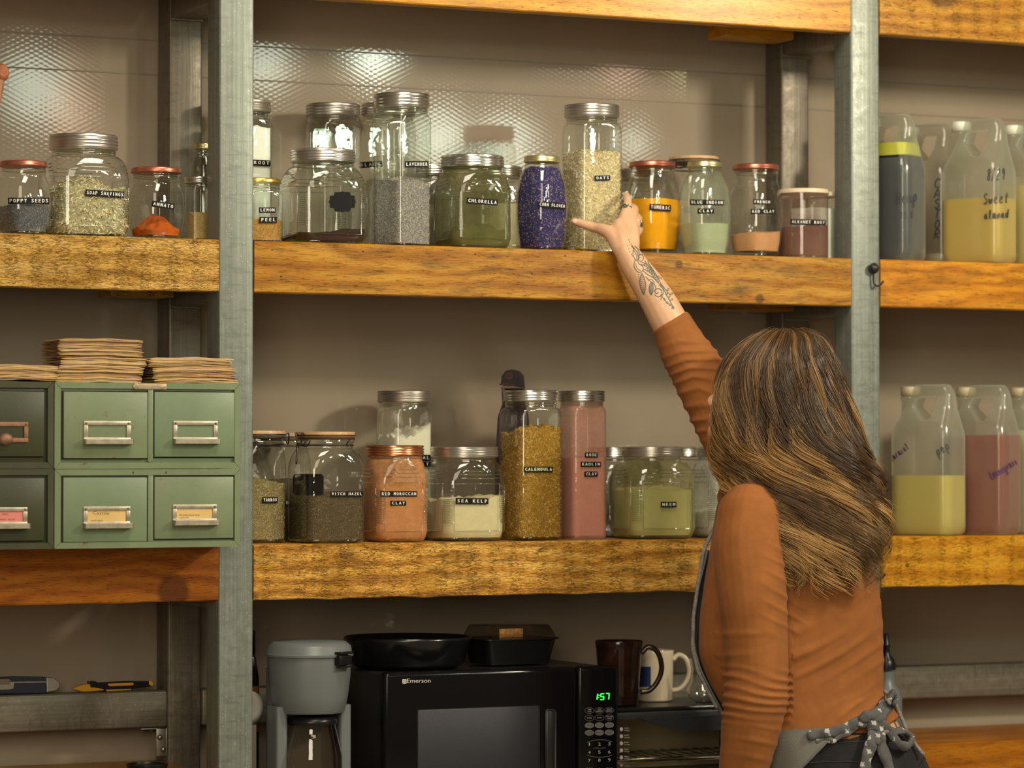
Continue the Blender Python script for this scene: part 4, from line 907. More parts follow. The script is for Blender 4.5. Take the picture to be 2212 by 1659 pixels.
FONT = {  # small handwritten alphabet, strokes in a 1 x 1 cell
 'H': [[(0, 0), (.05, 1)], [(.6, 0), (.62, 1)], [(0, .5), (.65, .55)]], 'e': [[(.05, .3), (.5, .38), (.4, .6), (.15, .55), (.08, .2), (.35, 0), (.6, .12)]], 'm': [[(.05, 0), (.08, .5), (.25, .55), (.3, 0)], [(.3, .4), (.5, .55), (.58, 0), (.75, .1)]],
 'p': [[(.1, .5), (.05, -.5)], [(.08, .3), (.4, .62), (.6, .35), (.35, .05), (.08, .12)]], 'C': [[(.7, .85), (.35, 1), (.05, .5), (.3, 0), (.7, .12)]], 'A': [[(0, 0), (.35, 1), (.7, 0)], [(.12, .35), (.6, .35)]], 'S': [[(.65, .85), (.3, 1), (.1, .72), (.6, .35), (.4, 0), (.02, .12)]],
 'T': [[(0, 1), (.7, 1)], [(.35, 1), (.33, 0)]], 'O': [[(.35, 1), (.05, .5), (.35, 0), (.65, .5), (.35, 1)]], 'R': [[(.05, 0), (.08, 1), (.5, .95), (.5, .6), (.1, .5), (.65, 0)]], 'w': [[(0, .5), (.15, 0), (.3, .4), (.45, 0), (.6, .5)]], 't': [[(.3, .95), (.28, .1), (.5, 0)], [(.05, .6), (.6, .62)]],
 'a': [[(.5, .5), (.2, .55), (.05, .2), (.3, 0), (.5, .4), (.5, .1), (.65, 0)]], 'l': [[(.2, 0), (.35, .9), (.2, .95), (.2, .1), (.4, 0)]], 'o': [[(.3, .5), (.06, .25), (.3, 0), (.52, .25), (.3, .5), (.55, .5)]], 'n': [[(.05, 0), (.08, .5)], [(.08, .3), (.35, .55), (.45, 0), (.6, .05)]], 'd': [[(.45, .45), (.15, .5), (.05, .15), (.3, 0), (.5, .3), (.55, 1), (.5, .1), (.65, 0)]],
 '8': [[(.5, .85), (.2, 1), (.1, .7), (.5, .35), (.4, 0), (.1, .1), (.15, .4), (.5, .7), (.45, .9)]], '9': [[(.5, .75), (.25, 1), (.1, .7), (.4, .55), (.5, .8), (.45, 0)]], '/': [[(0, -.1), (.4, 1.1)]], '2': [[(.05, .8), (.3, 1), (.45, .7), (.05, 0), (.55, .05)]], '1': [[(.2, 1), (.18, 0)]], '0': [[(.3, 1), (.06, .5), (.3, 0), (.5, .5), (.3, 1)]], '.': [[(.15, .05), (.22, .02)]],
 'L': [[(.3, 1), (.1, .1), (.6, 0)]], 'g': [[(.5, .5), (.15, .5), (.1, .1), (.4, .05), (.5, .45), (.45, -.45), (.1, -.35)]], 'r': [[(.1, 0), (.12, .5)], [(.12, .3), (.3, .52), (.5, .5)]], 's': [[(.45, .5), (.15, .45), (.4, .2), (.1, 0)]], 'i': [[(.2, .5), (.2, 0), (.35, .02)], [(.22, .75), (.24, .78)]]}
def hand(s, x0, y0, x1, y1, hgt, wd):
    """handwriting along a pixel line"""
    L_ = math.hypot(x1-x0, y1-y0); ux, uy = (x1-x0)/L_, (y1-y0)/L_; V, Fc = [], []; n = len(s); cw = L_/n
    for i, ch in enumerate(s):
        for st in FONT.get(ch, []):
            pts = [(x0+ux*(i+a)*cw+uy*(b-.4)*hgt+.15*b*hgt*ux, y0+uy*(i+a)*cw-ux*(b-.4)*hgt) for a, b in st]; v, f = ribbon2(pts, wd, 4); o = len(V); V += v; Fc += [tuple(k+o for k in q) for q in f]
    return V, Fc
INK = simple('marker_ink', (.035, .04, .045), .6); INKP = simple('purple_marker_ink', (.07, .02, .09), .6)
def jug(label, xr, key, lv, liq=None, liqy=None, band=None, cap=(.72, .72, .62), words=(), Y=.108, rz=.52, dep=0):
    me, Hs, Ht = JUGM[key]; zt = SHELF[lv][0]; p = P(xr, 829, Y); s = F/proj((p.x, Y, zt))[2]
    # right silhouette of the box is its front right corner
    base = Vector((p.x-JW/2, Y, zt+.0008)); cs = [(math.cos(rz)*a-math.sin(rz)*b, math.sin(rz)*a+math.cos(rz)*b) for a in (-JW/2, JW/2) for b in (-JD/2, JD/2)]
    px = max(proj((base.x+a, Y+b, zt+.1))[0] for a, b in cs); base.x -= (px-7-xr)/s/math.cos(YAW)
    t = thing('oil_jug', label, 'jug', base, rz, 'milky plastic oil jugs'); o = bpy.data.objects.new('jug_body', me); link(o, t)
    ny = JD/2-.032
    mk('neck', mv(lathe([(.021, Hs-.01), (.021, Ht-.035), (.023, Ht-.033), (.023, Ht-.028), (.0195, Ht-.027), (.0195, Ht-.022)], 30), y=ny), HD, t)
    mk('screw_cap', mv(lathe([(.0205, 0), (.0235, 0), (.0235, .019), (.0215, .022), (.0005, .022)], 36), y=ny, z=Ht-.026), simple('cap_'+str(cap[0]), cap, .4), t)
    if liq is not None:
        zl = (proj((base.x, Y-JD/2, zt))[1]-liqy)/(F/proj((base.x, Y-JD/2, zt))[2]); hx, hy = JW/2-.002, JD/2-.002
        def body(z0, z1, nm, m):
            f = lambda z: .86+.14*min(1, z/.018) if z < .018 else (1 if z < Hs-.01 else max(.5, 1-.35*((z-Hs+.01)/(Ht-Hs))))
            zz = [z for z in list(np.linspace(z0, z1, 8))]; mk(nm, rings([rrect(hx*f(z), hy*f(z), .022, z) for z in zz]), m, t, True, 50)
        body(.0035, zl, 'oil', simple('oil_%.2f_%.2f' % (liq[0], liq[2]), liq, .45))
        if band: zb = (proj((base.x, Y-JD/2, zt))[1]-band[1])/(F/proj((base.x, Y-JD/2, zt))[2]); body(zl+.0003, zb, 'oil_film', simple('oil_film_green', band[0], .5))
    tr = bvh(o)
    for (wd_, x0, y0, x1, y1, hh, th, im) in words: decal('handwriting', tr, hand(wd_, x0, y0, x1, y1, hh, th), im, t, .0008)
    return t
jug('jug of nearly black hemp oil, nearest the steel post', 1998, 'a', 'upper', (.006, .009, .020), 334, ((.42, .42, .04), 306), words=[('Hemp', 1936, 432, 1982, 424, 26, 2.6, INK), ('10.1', 1945, 467, 1974, 464, 16, 2.6, INK)], Y=.104)
cast = [(c, 2018, 398+22*k, 2034, 398+22*k, 19, 3.0, INK) for k, c in enumerate('CASTOR')]
jug('empty-looking white castor oil jug with lettering running downwards', 2079, 'a', 'upper', (.52, .50, .38), 548, words=cast, Y=.248)
jug('jug half full of golden sweet almond oil', 2193, 'a', 'upper', (.50, .34, .03), 427, words=[('8/29', 2132, 380, 2172, 378, 24, 2.6, INK), ('Sweet', 2124, 432, 2180, 428, 22, 2.6, INK), ('almond', 2126, 466, 2180, 462, 18, 2.6, INK)], Y=.09)
jug('jug of pale golden oil cut by the picture edge on upper shelf', 2306, 'a', 'upper', (.52, .42, .12), 398)
jug('big jug half full of pale yellow peppermint oil', 2084, 'b', 'lower', (.50, .40, .07), 1028, cap=(.45, .38, .25), words=[('Spearmint', 1912, 1000, 1962, 962, 16, 2.6, INKP), ('9/1', 1912, 1022, 1932, 1018, 14, 2.6, INKP), ('pep', 2022, 978, 2050, 960, 20, 2.8, INK)])
jug('jug of dark red lemongrass oil', 2203, 'b', 'lower', (.20, .030, .008), 940, cap=(.45, .38, .25), words=[('Lemongrass', 2138, 1030, 2196, 994, 18, 2.6, INKP)])
jug('jug of cloudy oil cut by the picture edge on lower shelf', 2318, 'b', 'lower', (.50, .46, .30), 930, cap=(.45, .38, .25))
# hooks on the right post
BLKM = simple('black_iron', (.012, .012, .012), .4)
for k, (hx_, hy_, lb) in enumerate(((1884, 580, 'small black hook on the right post beside upper shelf'), (1888, 1212, 'small black hook on the right post beside her hair'))):
    p = P(hx_, hy_, -.004); t = thing('wall_hook', lb, 'hook', (p.x, 0, p.z), 0)
    mk('knob', ellip((0, -.012, .0), (.0115, .011, .0125), None, 20, 12), BLKM, t)
    mk('hook_arm', tube([(0, -.010, -.004), (.001, -.008, -.020), (.002, -.009, -.034), (.006, -.014, -.040), (.012, -.019, -.038), (.017, -.023, -.030)], .0022, 8, 5, ends=True), BLKM, t)
    mk('back_plate', xf(lathe([(.009, 0), (.009, .002), (.005, .0035), (.005, .012)], 20), Matrix.Translation((0, -.0005, 0)) @ Matrix.Rotation(PI/2, 4, 'X')), BLKM, t)
# ------------------------------------------------------------------ things on the bench
BT = .668
BLACK = simple('black_plastic', (.008, .008, .009), .3, spec=.35); BLACKG = simple('black_gloss', (.004, .004, .005), .14, spec=.3); GREYP = simple('grey_plastic', (.13, .145, .15), .38)
PRINT = simple('pale_print', (.40, .40, .38), .5); CHR = simple('chrome', (.55, .54, .5), .18, 1.0)
a, b_ = P(831, 1440, -.03), P(1337, 1440, -.03); mt = thing('microwave_oven', 'black microwave oven showing 1:57 in green, on the bench', 'microwave', (a.x, -.03, BT+.0005))
MW, MH = b_.x-a.x, P(1337, 1438, -.03).z-BT
mk('cabinet', box(.004, MW-.004, .030, .330, .012, MH-.004, .006), simple('black_steel_case', (.012, .012, .013), .35), mt)
for fx in (.03, MW-.03):
    for fy in (.05, .30): mk('foot', mv(lathe([(.012, 0), (.012, .012)], 16), fx, fy, 0), BLACK, mt)
MX = lambda px: (P(px, 1550, -.03).x-a.x); MZ = lambda py: P(1250, py, -.03).z-BT
dr = mk('door', box(0, MX(1247), 0, .032, .014, MH, .010, 4), BLACKG, mt, True, 40)
mk('door_window', box(MX(902), MX(1165), -.0012, .002, .05, MZ(1521), .003), simple('window_mesh', (.020, .020, .028), .42, 0, .0006, 900), dr)
mk('door_grip', join(box(MX(1178), MX(1200), -.0015, .001, .03, MZ(1530), .006)), simple('grip_black', (.014, .014, .015), .35), dr)
pn = mk('control_panel', box(MX(1249), MW, 0, .032, .014, MH, .010, 4), BLACKG, mt, True, 40); ptree = bvh(pn)
def ondec(name, parent, tree, poly, mat, off=.0005):
    d = decal(name, tree, poly, mat, None, off)
    if d: d.parent = parent; d.data.transform(wmat(parent).inverted())
    return d
GRN = simple('green_digits', (.0, .3, .02), .5, emit=((.02, 1, .05), 2.6))
def seg7(ch, x, y, w_, h_, t_):
    S = {'1': 'bc', '5': 'afgcd', '7': 'abc'}[ch]; k = .12
    L_ = {'a': (0, 0, 1, 0), 'b': (1, 0, 1, .5), 'c': (1, .5, 1, 1), 'd': (0, 1, 1, 1), 'e': (0, .5, 0, 1), 'f': (0, 0, 0, .5), 'g': (0, .5, 1, .5)}; V, Fc = [], []
    for c in S:
        p = L_[c]; v, f = ribbon2([(x+p[0]*w_-p[1]*h_*k, y+p[1]*h_), (x+p[2]*w_-p[3]*h_*k, y+p[3]*h_)], t_); o = len(V); V += v; Fc += [tuple(i+o for i in q) for q in f]
    return V, Fc
def cat(*vs):
    V, Fc = [], []
    for v, f in vs: o = len(V); V += list(v); Fc += [tuple(i+o for i in q) for q in f]
    return V, Fc
ondec('clock_digits', pn, ptree, cat(seg7('1', 1284, 1499, 7, 12, 2.2), quad_px(1293.5, 1502, 1295, 1502, 2, 1), quad_px(1292.5, 1507, 1294, 1507, 2, 1), seg7('5', 1298, 1498.5, 7, 12.5, 2.2), seg7('7', 1309, 1498, 7, 12.5, 2.2)), GRN)
def oval(x, y, rx, ry, n=22): return [(x+rx*math.cos(2*PI*k/n), y+ry*math.sin(2*PI*k/n)) for k in range(n)], [tuple(range(n))]
def oring(x, y, rx, ry, t_=.9): 
    V = []; n = 24
    for k in range(n): c, s_ = math.cos(2*PI*k/n), math.sin(2*PI*k/n); V += [(x+(rx-t_/2)*c, y+(ry-t_/2)*s_), (x+(rx+t_/2)*c, y+(ry+t_/2)*s_)]
    return V, [(2*k, 2*k+1, (2*k+3) % (2*n), (2*k+2) % (2*n)) for k in range(n)]
GBTN = simple('grey_button', (.14, .14, .14), .5); cols = (1273, 1294.5, 1316)
for j, (row, ww) in enumerate(((1535, (('TIME', 'COOK'), ('TIME', 'DEFROST'), ('WEIGHT', 'DEFROST'))), (1551, (('POWER',), ('CLOCK',), ('KITCHEN', 'TIMER'))), (1567, (('POPCORN',), ('POTATO',), ('PIZZA',))), (1583, (('FROZEN', 'VEGETABLE'), ('BEVERAGE',), ('DINNER', 'PLATE'))))):
    for c, words in zip(cols, ww):
        y = row-(c-1273)*.02
        if j > 1: bt = ondec('button', pn, ptree, oval(c, y, 10, 6.2), GBTN, .0006)
        else: bt = ondec('button', pn, ptree, oring(c, y, 10, 6.2, .7), simple('dim_print', (.12, .12, .115), .6), .0006)
        col = PRINT if j < 2 else simple('dark_print', (.03, .03, .03), .6)
        ondec('button_print', pn, ptree, cat(*[text_px(w_, c-len(w_)*1.0, y+(k-(len(words)-1)/2)*4.2, c+len(w_)*1.0, y+(k-(len(words)-1)/2)*4.2, 4.2, False) for k, w_ in enumerate(words)]), col, .0009)
for r_, row in enumerate((1608, 1625.5, 1643)):
    for k, c in enumerate(cols): ondec('number', pn, ptree, text_px(str(3*r_+k+1), c-(2.6 if r_+k else 1.2), row-k*.5, c+(2.6 if r_+k else 1.2), row-k*.5, 9.5, False), PRINT)
for c, w_ in ((1273, 'CLEAR'), (1294.5, '0'), (1316, 'START')): ondec('number' if w_ == '0' else 'button_print', pn, ptree, text_px(w_, c-(2.6 if w_ == '0' else 7), 1661, c+(2.6 if w_ == '0' else 7), 1661, 6, False), PRINT)
ondec('panel_arc', pn, ptree, cat(ribbon2([(1267, 1604), (1280, 1599.5), (1295, 1598), (1310, 1599), (1322, 1602.5)], 1.0), ribbon2([(1267, 1631), (1280, 1634.5), (1295, 1635.5), (1310, 1634.5), (1322, 1631)], 1.0), text_px('EXPRESS COOK', 1281, 1616.5, 1308, 1616, 4, False)), simple('dim_print', (.12, .12, .115), .6))
dtree = bvh(dr); wh = simple('logo_print', (.60, .56, .50), .4)
ondec('brand_lettering', dr, dtree, text_px('Emerson', 879, 1471, 930, 1470.5, 13, False), wh)
ondec('brand_mark', dr, dtree, cat(quad_px(869, 1472, 878, 1472, 1.6, 1), quad_px(869, 1476, 878, 1476, 1.4, 1), quad_px(869, 1468, 878, 1468, 1.4, 1), quad_px(869, 1472, 870.5, 1472, 9, 1), quad_px(876.5, 1472, 878, 1472, 9, 1), oring(873.5, 1472, 2.4, 2.4, 1)), wh)
# coffee maker
p = P(668, 1500, .03); z = proj((p.x, .03, 1))[2]; s = F/z; CH = P(668, 1384, .03).z-BT
t = thing('coffee_maker', 'grey drip coffee maker with black latch, left of the microwave', 'coffee maker', (p.x, .03, BT+.0005))
R_ = 92/s
mk('base_plate', mv(lathe([(R_*.9, 0), (R_*.95, .004), (R_*.95, .022), (R_*.88, .026)], 48)), GREYP, t, True, 40)
bk = [];
def hg(r, z0, sq=1.0, y=0): return [(r*math.cos(q), y+r*sq*math.sin(q), z0) for q in dens_phi(48)]
mk('filter_housing', rings([hg(R_*.80, CH-.150), hg(R_*.84, CH-.146), hg(R_*.91, CH-.115), hg(R_*.965, CH-.075), hg(R_*.985, CH-.04), hg(R_*.985, CH-.032)]), GREYP, t, True, 45)
mk('lid', rings([hg(R_*1.03, CH-.0315), hg(R_*1.035, CH-.0275), hg(R_*1.0, CH-.025), hg(R_*.98, CH-.011), hg(R_*.86, CH-.002), hg(R_*.3, CH), hg(.001, CH)]), GREYP, t, True, 45)
la = math.radians(-62); lx, ly = R_*.99*math.cos(la), R_*.99*math.sin(la)
lt = mk('latch', xf(join(box(-.020, .020, -.012, .006, -.048, -.028, .003), box(-.021, .021, -.016, .004, -.025, -.020, .002), box(-.019, .023, -.015, 0, -.053, -.050, .001)), Matrix.Translation((lx, ly, CH)) @ Matrix.Rotation(la+PI/2, 4, 'Z')), BLACK, t, True, 40)
mk('water_tank', rings([rrect(R_*.8, R_*.42, .02, z, 0, R_*.50) for z in (.02, CH-.06)]), GREYP, t, True, 40)
for sx in (-1, 1): mk('side_column', rings([rrect(.013, .03, .008, z, sx*R_*(.80-.0*z), .0) for z in (.024, CH-.135)]), GREYP, t, True, 40)
cg = mk('carafe', mv(lathe([(R_*.50, 0), (R_*.66, .004), (R_*.72, .03), (R_*.71, .08), (R_*.60, .125), (R_*.56, .140), (R_*.57, .146)], 44, True, False), z=.027, y=-R_*.18), thin_glass('smoky_glass', (.62, .52, .42), (.25, .2, .16)), t)
mk('carafe_lid', mv(lathe([(R_*.58, .144), (R_*.6, .150), (R_*.55, .160), (.001, .162)], 40), z=.027, y=-R_*.18), BLACK, t)
# black roasting pan and takeout box on the microwave
p = P(880, 1400, .14); r_ = 138/(F/proj(p)[2]); zt = BT+MH+.0005
t = thing('roasting_pan', 'round black pan resting on the microwave behind the coffee maker', 'pan', (p.x, .14, zt-.003)); zr = P(880, 1374, .14).z-zt
mk('pan_body', mv(lathe([(r_*.80, 0), (r_*.90, .010), (r_*.97, zr*.8), (r_*1.0, zr*.9), (r_*1.0, zr*.96), (r_*.985, zr), (r_*.96, zr*.93), (r_*.88, .012), (.001, .008)], 64), z=.003), simple('black_enamel', (.006, .006, .007), .2), t, True, 50)
p = P(1100, 1390, .15); s = F/proj(p)[2]
t = thing('takeout_box', 'black takeout box with clear lid and sticker on the microwave', 'box', (p.x, .15, zt-.004), .05); hw = 86/s; hz = (P(1100, 1380, .15).z-zt)
mk('tray', mv(rings([rrect(hw*.88, .055, .02, 0), rrect(hw*1.0, .066, .02, hz), rrect(hw*1.07, .072, .02, hz+.001), rrect(hw*1.07, .072, .02, hz+.0035)]), z=.004), simple('black_tray', (.008, .008, .009), .3), t, True, 40)
mk('clear_lid', mv(rings([rrect(hw*1.08, .073, .02, hz+.004), rrect(hw*1.02, .068, .02, hz+.005), rrect(hw*.9, .056, .02, hz+.030), rrect(hw*.86, .052, .02, hz+.032), rrect(.01, .01, .004, hz+.032)], False), z=.004), thin_glass('clear_lid_plastic', (.9, .88, .84), (.4, .36, .3), spec=2.0), t, True, 40)
mk('sticker', mv(box(-hw*.66, .0, -.0635, -.0630, hz+.007, hz+.026), z=.004), simple('foil_sticker', (.50, .25, .08), .35, .5, .001, 500, .4), t, False)
# toaster oven and mugs
YT = .045; TT = P(1450, 1527, YT).z
a, b_ = P(1322, 1550, YT), P(1720, 1550, YT); TWD = b_.x-a.x; t = thing('toaster_oven', 'black toaster oven with glass door behind her arm', 'oven', (a.x+.004, YT, BT+.0005)); TH = TT-BT
for fx in (.03, TWD-.03):
    for fy in (.03, .22): mk('foot', mv(lathe([(.012, 0), (.010, .012)], 16), fx, fy, 0), BLACK, t)
OBX = simple('oven_enamel', (.012, .012, .013), .3)
mk('case', join(box(0, TWD, .012, .25, TH-.010, TH-.001, .003), box(0, TWD, .012, .25, .011, .022, .003), box(0, .006, .012, .25, .02, TH-.008), box(TWD-.09, TWD, .012, .25, .02, TH-.008), box(0, TWD, .244, .25, .02, TH-.008)), OBX, t, False)
mk('inner_wall', box(.008, TWD-.092, .20, .243, .024, TH-.014), simple('oven_interior', (.72, .64, .48), .35, .5, 0, 8, .3), t, False)
mk('door_glass', box(.004, TWD-.094, .006, .0085, .02, TH-.028, .0005), thin_glass('oven_glass', (.93, .91, .85), (.3, .3, .26), spec=1.6), t, False)
mk('door_top_rail', box(.002, TWD-.092, .001, .012, TH-.026, TH-.010, .003), simple('oven_grey', (.03, .032, .036), .35), t)
OX = lambda px: P(px, 1550, YT).x-a.x-.004; OZ = lambda py: P(1450, py, YT).z-BT
hp = [(OX(1376), OZ(1549)), (OX(1700), OZ(1545)), (OX(1700), OZ(1556)), (OX(1640), OZ(1572)), (OX(1540), OZ(1580)), (OX(1470), OZ(1577)), (OX(1420), OZ(1566)), (OX(1390), OZ(1556))]
mk('door_handle', prism(hp[::-1], -.022, .0015), simple('handle_slate', (.022, .025, .030), .35), t, False)
mk('rack', join(*[tube([(x0, .03, OZ(1636)), (x0, .19, OZ(1636))], .0012, 6, 0) for x0 in np.linspace(.02, TWD-.11, 13)]+[tube([(.01, y, OZ(1640)), (TWD-.1, y, OZ(1640))], .0024, 8, 0) for y in (.03, .19)]), CHR, t)
mk('door_bottom_rail', box(.002, TWD-.092, .0, .008, OZ(1646), OZ(1638), .002), CHR, t)
mk('vent', join(*[box(OX(1342+26*(k % 2)), OX(1362+26*(k % 2)), .198, .1995, OZ(1563+7*(k//2)), OZ(1559.5+7*(k//2))) for k in range(4)]), simple('gap_black', (.012, .008, .005), .8), t, False) 
gt = bvh(*[o for o in t.children if o.name.startswith('door_glass')])
for k, w_ in enumerate(('TOAST', 'BAGEL', 'BAKE', 'PIZZA', 'BROIL', 'WARM')):
    y = 1573+15.3*k; ondec('oven_print', t, gt, cat(text_px(w_, 1348, y, 1358, y+.3, 3.6, False), text_px('minutes', 1348, y+4.5, 1360, y+4.8, 3.4, False), oval(1342, y+2, 3.4, 4.2)), simple('white_print', (.55, .55, .5), .6))
def mug(label, x0, x1, ytop, Y, mat, r0, r1, hnd, tagm=None):
    p = P((x0+x1)/2, 1500, Y); s = F/proj(p)[2]; r_ = (x1-x0)/2/s; t = thing('mug', label, 'mug', (p.x, Y, TT+.0005)); h = P((x0+x1)/2, ytop, Y).z-TT
    mk('mug_body', lathe([(r_*r0*.92, 0), (r_*r0, .004), (r_*(r0*.6+r1*.4), h*.5), (r_*(r0*.1+r1*.9)*.97, h*.88), (r_, h*.985), (r_*.985, h), (r_*.95, h*.985), (r_*.9*(r0*.5+r1*.5), h*.5), (r_*r0*.85, .008), (.001, .007)], 56), mat, t, True, 60)
    hx = hnd[0]/s; d = RH
    pts = [(r_*(.93+q[0]*hnd[0]/(r_*s)), q[1]*h) for q in ((0, .80), (.35, .90), (.8, .82), (1.0, .60), (.85, .40), (.45, .24), (-.05, .20))] 
    mk('handle', tube([(a_*RH.x, a_*RH.y, b) for a_, b in pts], .0058, 10, 5, flat=1.0), mat, t)
    return t, s, r_, h
bm_ = simple('brown_glaze', (.025, .010, .006), .12, 0, 0, 60, .6); wm_ = simple('cream_glaze', (.66, .56, .42), .15)
mug('tall flared dark brown mug on the toaster oven', 1285, 1389, 1384, .13, bm_, .80, 1.0, (44,))
t, s, r_, h = mug('cream mug with a dark blue tea tag behind the brown mug', 1371, 1456, 1404, .215, wm_, .93, 1.0, (36,))
q = [o for o in t.children if o.name.startswith('mug_body')][0]
tg = ondec('tea_tag', t, bvh(q), (quad_px(1378, 1462, 1406, 1462, 44, 4)), simple('blue_tag', (.012, .02, .10), .6), .001)
p = P(1520, 1480, .12); t = thing('glass_carafe', 'small clear glass bowl half hidden by her apron strap', 'bowl', (p.x, .12, TT+.0005)); mk('glass_bowl', lathe([(.018, 0), (.034, .012), (.038, .028), (.030, .050), (.028, .075), (.033, .10)], 40, True, False), thin_glass('bowl_glass', spec=2), t)
# behind the front post: spray bottle and ribbed cup; grey pump bottle at right
p = P(541, 1450, .20); t = thing('bottle', 'dark bottle with orange label peeking out behind the steel post', 'bottle', (p.x, .20, BT+.0005)); h = P(541, 1362, .20).z-BT
mk('bottle_body', lathe([(.014, 0), (.018, .005), (.018, h*.72), (.012, h*.84), (.009, h*.86)], 32), simple('dark_bottle', (.015, .015, .012), .2), t); mk('label_band', lathe([(.0184, h*.40), (.0186, h*.41), (.0186, h*.66), (.0184, h*.67)], 32, False, False), simple('orange_band', (.30, .12, .03), .5), t); mk('cap', lathe([(.010, h*.86), (.0105, h*.99), (.009, h), (.001, h)], 24), BLACK, t)
p = P(534, 1530, .10); t = thing('paper_plates', 'stack of white plates on edge behind the steel post', 'plates', (p.x, .10, BT+.0005)); zc = P(534, 1530, .10).z-BT
mk('plate_stack', rings([[(dx, .0, 0)] for dx in (0,)]) if False else join(*[xf(lathe([(.001, 0), (.024, .0004), (.036, .003), (.037, .0035), (.024, .001)], 40), Matrix.Translation((0+.0, .004*k, zc)) @ Matrix.Rotation(PI/2, 4, 'X')) for k in range(5)]), simple('white_paper', (.45, .43, .38), .7), t)
mk('plate_rest', box(-.02, .02, -.004, .022, 0, zc-.035, .002), simple('grey_card', (.2, .18, .15), .8), t)
p = P(1915, 1480, .09); ZB = SHELF['bench'][0]; t = thing('pump_bottle', 'grey bottle with black spout cap half hidden behind the right post', 'bottle', (p.x, .09, ZB+.0005)); s = F/proj(p)[2]; Hh = P(1915, 1368, .09).z-ZB; r_ = .036
zz = lambda y: P(1915, y, .09).z-ZB
mk('bottle_body', lathe([(r_*.9, 0), (r_, .005), (r_, zz(1505)), (r_*.88, zz(1492)), (r_*.6, zz(1480)), (r_*.5, zz(1465)), (r_*.5, zz(1450))], 40), GREYP, t, True, 50)
mk('spout_cap', lathe([(r_*.62, zz(1447)), (r_*.62, zz(1436)), (r_*.5, zz(1425)), (r_*.25, zz(1414)), (r_*.2, zz(1400)), (r_*.28, zz(1396)), (r_*.2, zz(1393)), (r_*.14, zz(1370)), (.001, zz(1368))], 32), BLACK, t, True, 50)
# knives on the left rail, tin below, wooden knob at the edge
RT = P(300, 1493, RY).z+.0006; YK = RY+.022
DB = simple('navy_rubber', (.012, .012, .035), .45); SV = simple('silver_zinc', (.40, .37, .33), .35, .8, .0003, 300, .1); YE = simple('yellow_plastic', (.62, .30, .015), .4)
def xz(px, py, Y=YK): q = P(px, py, Y); return q.x, q.z
def plate(name, pts, y0, y1, mat, par):
    q = [xz(*r) for r in pts]; M = wmat(par).inverted()
    v, f = prism(q, YK+y0, YK+y1); o = mk(name, ([tuple(M @ Vector(k)) for k in v], f), mat, par, False)
    bv = o.modifiers.new('b', 'BEVEL'); bv.width = .0014; bv.segments = 2; return o
b0 = xz(60, 1497); t = thing('utility_knife', 'silver and navy utility knife at the left picture edge', 'knife', (b0[0], YK, RT)); dz = 0
plate('knife_body', [(-60, 1470), (0, 1463), (30, 1461), (95, 1462), (110, 1465), (112, 1494), (90, 1497), (0, 1498), (-60, 1494)], -.011, .011, DB, t)
plate('tail_cap', [(97, 1463), (112, 1464), (124, 1472), (126, 1483), (118, 1491), (98, 1495)], -.0118, .0118, SV, t)
plate('side_band', [(-20, 1472), (96, 1471), (96, 1474), (28, 1475), (26, 1487), (14, 1489), (-20, 1490)], -.0122, -.0105, SV, t)
plate('thumb_slider', [(-14, 1466), (16, 1466), (20, 1470), (17, 1478), (-14, 1479)], -.0135, -.0118, simple('brown_slider', (.16, .12, .09), .5), t)
plate('front_cap', [(-80, 1476), (-60, 1470), (-60, 1494), (-82, 1488)], -.0115, .0115, SV, t)
b0 = xz(240, 1494); t = thing('snap_cutter', 'yellow and black snap-off cutter lying on the rail', 'knife', (b0[0], YK, RT))
plate('cutter_body', [(192, 1477), (216, 1474), (270, 1471), (320, 1471), (328, 1475), (326, 1482), (285, 1488), (225, 1493), (205, 1492)], -.008, .008, BLACK, t)
plate('nose', [(154, 1487), (176, 1479), (192, 1477), (200, 1484), (222, 1488), (222, 1491), (176, 1494)], -.0085, .0085, YE, t)
plate('grip_inlay', [(231, 1476), (284, 1474), (287, 1478), (282, 1480), (234, 1482), (230, 1479)], -.0092, -.0075, YE, t)
plate('lower_inlay', [(226, 1489), (280, 1487.5), (282, 1490), (228, 1493)], -.0088, -.0075, YE, t)
plate('end_cap', [(319, 1470), (326, 1471), (329, 1476), (327, 1482), (319, 1479)], -.0088, .0088, YE, t)
plate('slide_knob', [(190, 1472), (202, 1470.5), (208, 1474), (206, 1484), (193, 1485)], -.0098, .0098, BLACK, t)
p = P(318, 1655, .12); t = thing('round_tin', 'low round black tin at the bottom edge beside the rear post', 'tin', (p.x, .12, ZB+.0005)); h = P(318, 1650, .12).z-ZB
mk('tin_body', lathe([(.040, 0), (.042, .002), (.042, h-.004), (.0435, h-.003), (.0435, h), (.041, h), (.040, h-.004), (.001, h-.004)], 48), BLACK, t, True, 50)
p = P(2, 157, .17); q0 = P(-60, 517, .17); t = thing('wooden_pestle', 'reddish textured round pestle end at the top left edge', 'pestle', (q0.x, .17, SHELF['upper'][0]+.001))
M = wmat(t).inverted(); pp = M @ p; mk('shaft', tube([(0, 0, 0.012), tuple(pp*.5), tuple(pp)], .010, 14, 3, ends=True), simple('pestle_wood', (.30, .13, .06), .5, 0, .001, 120, .3), t)
mk('head', ellip(tuple(pp), (.017, .017, .019), None, 24, 16), simple('pestle_head', (.36, .12, .05), .6, 0, .003, 160, .4), t)
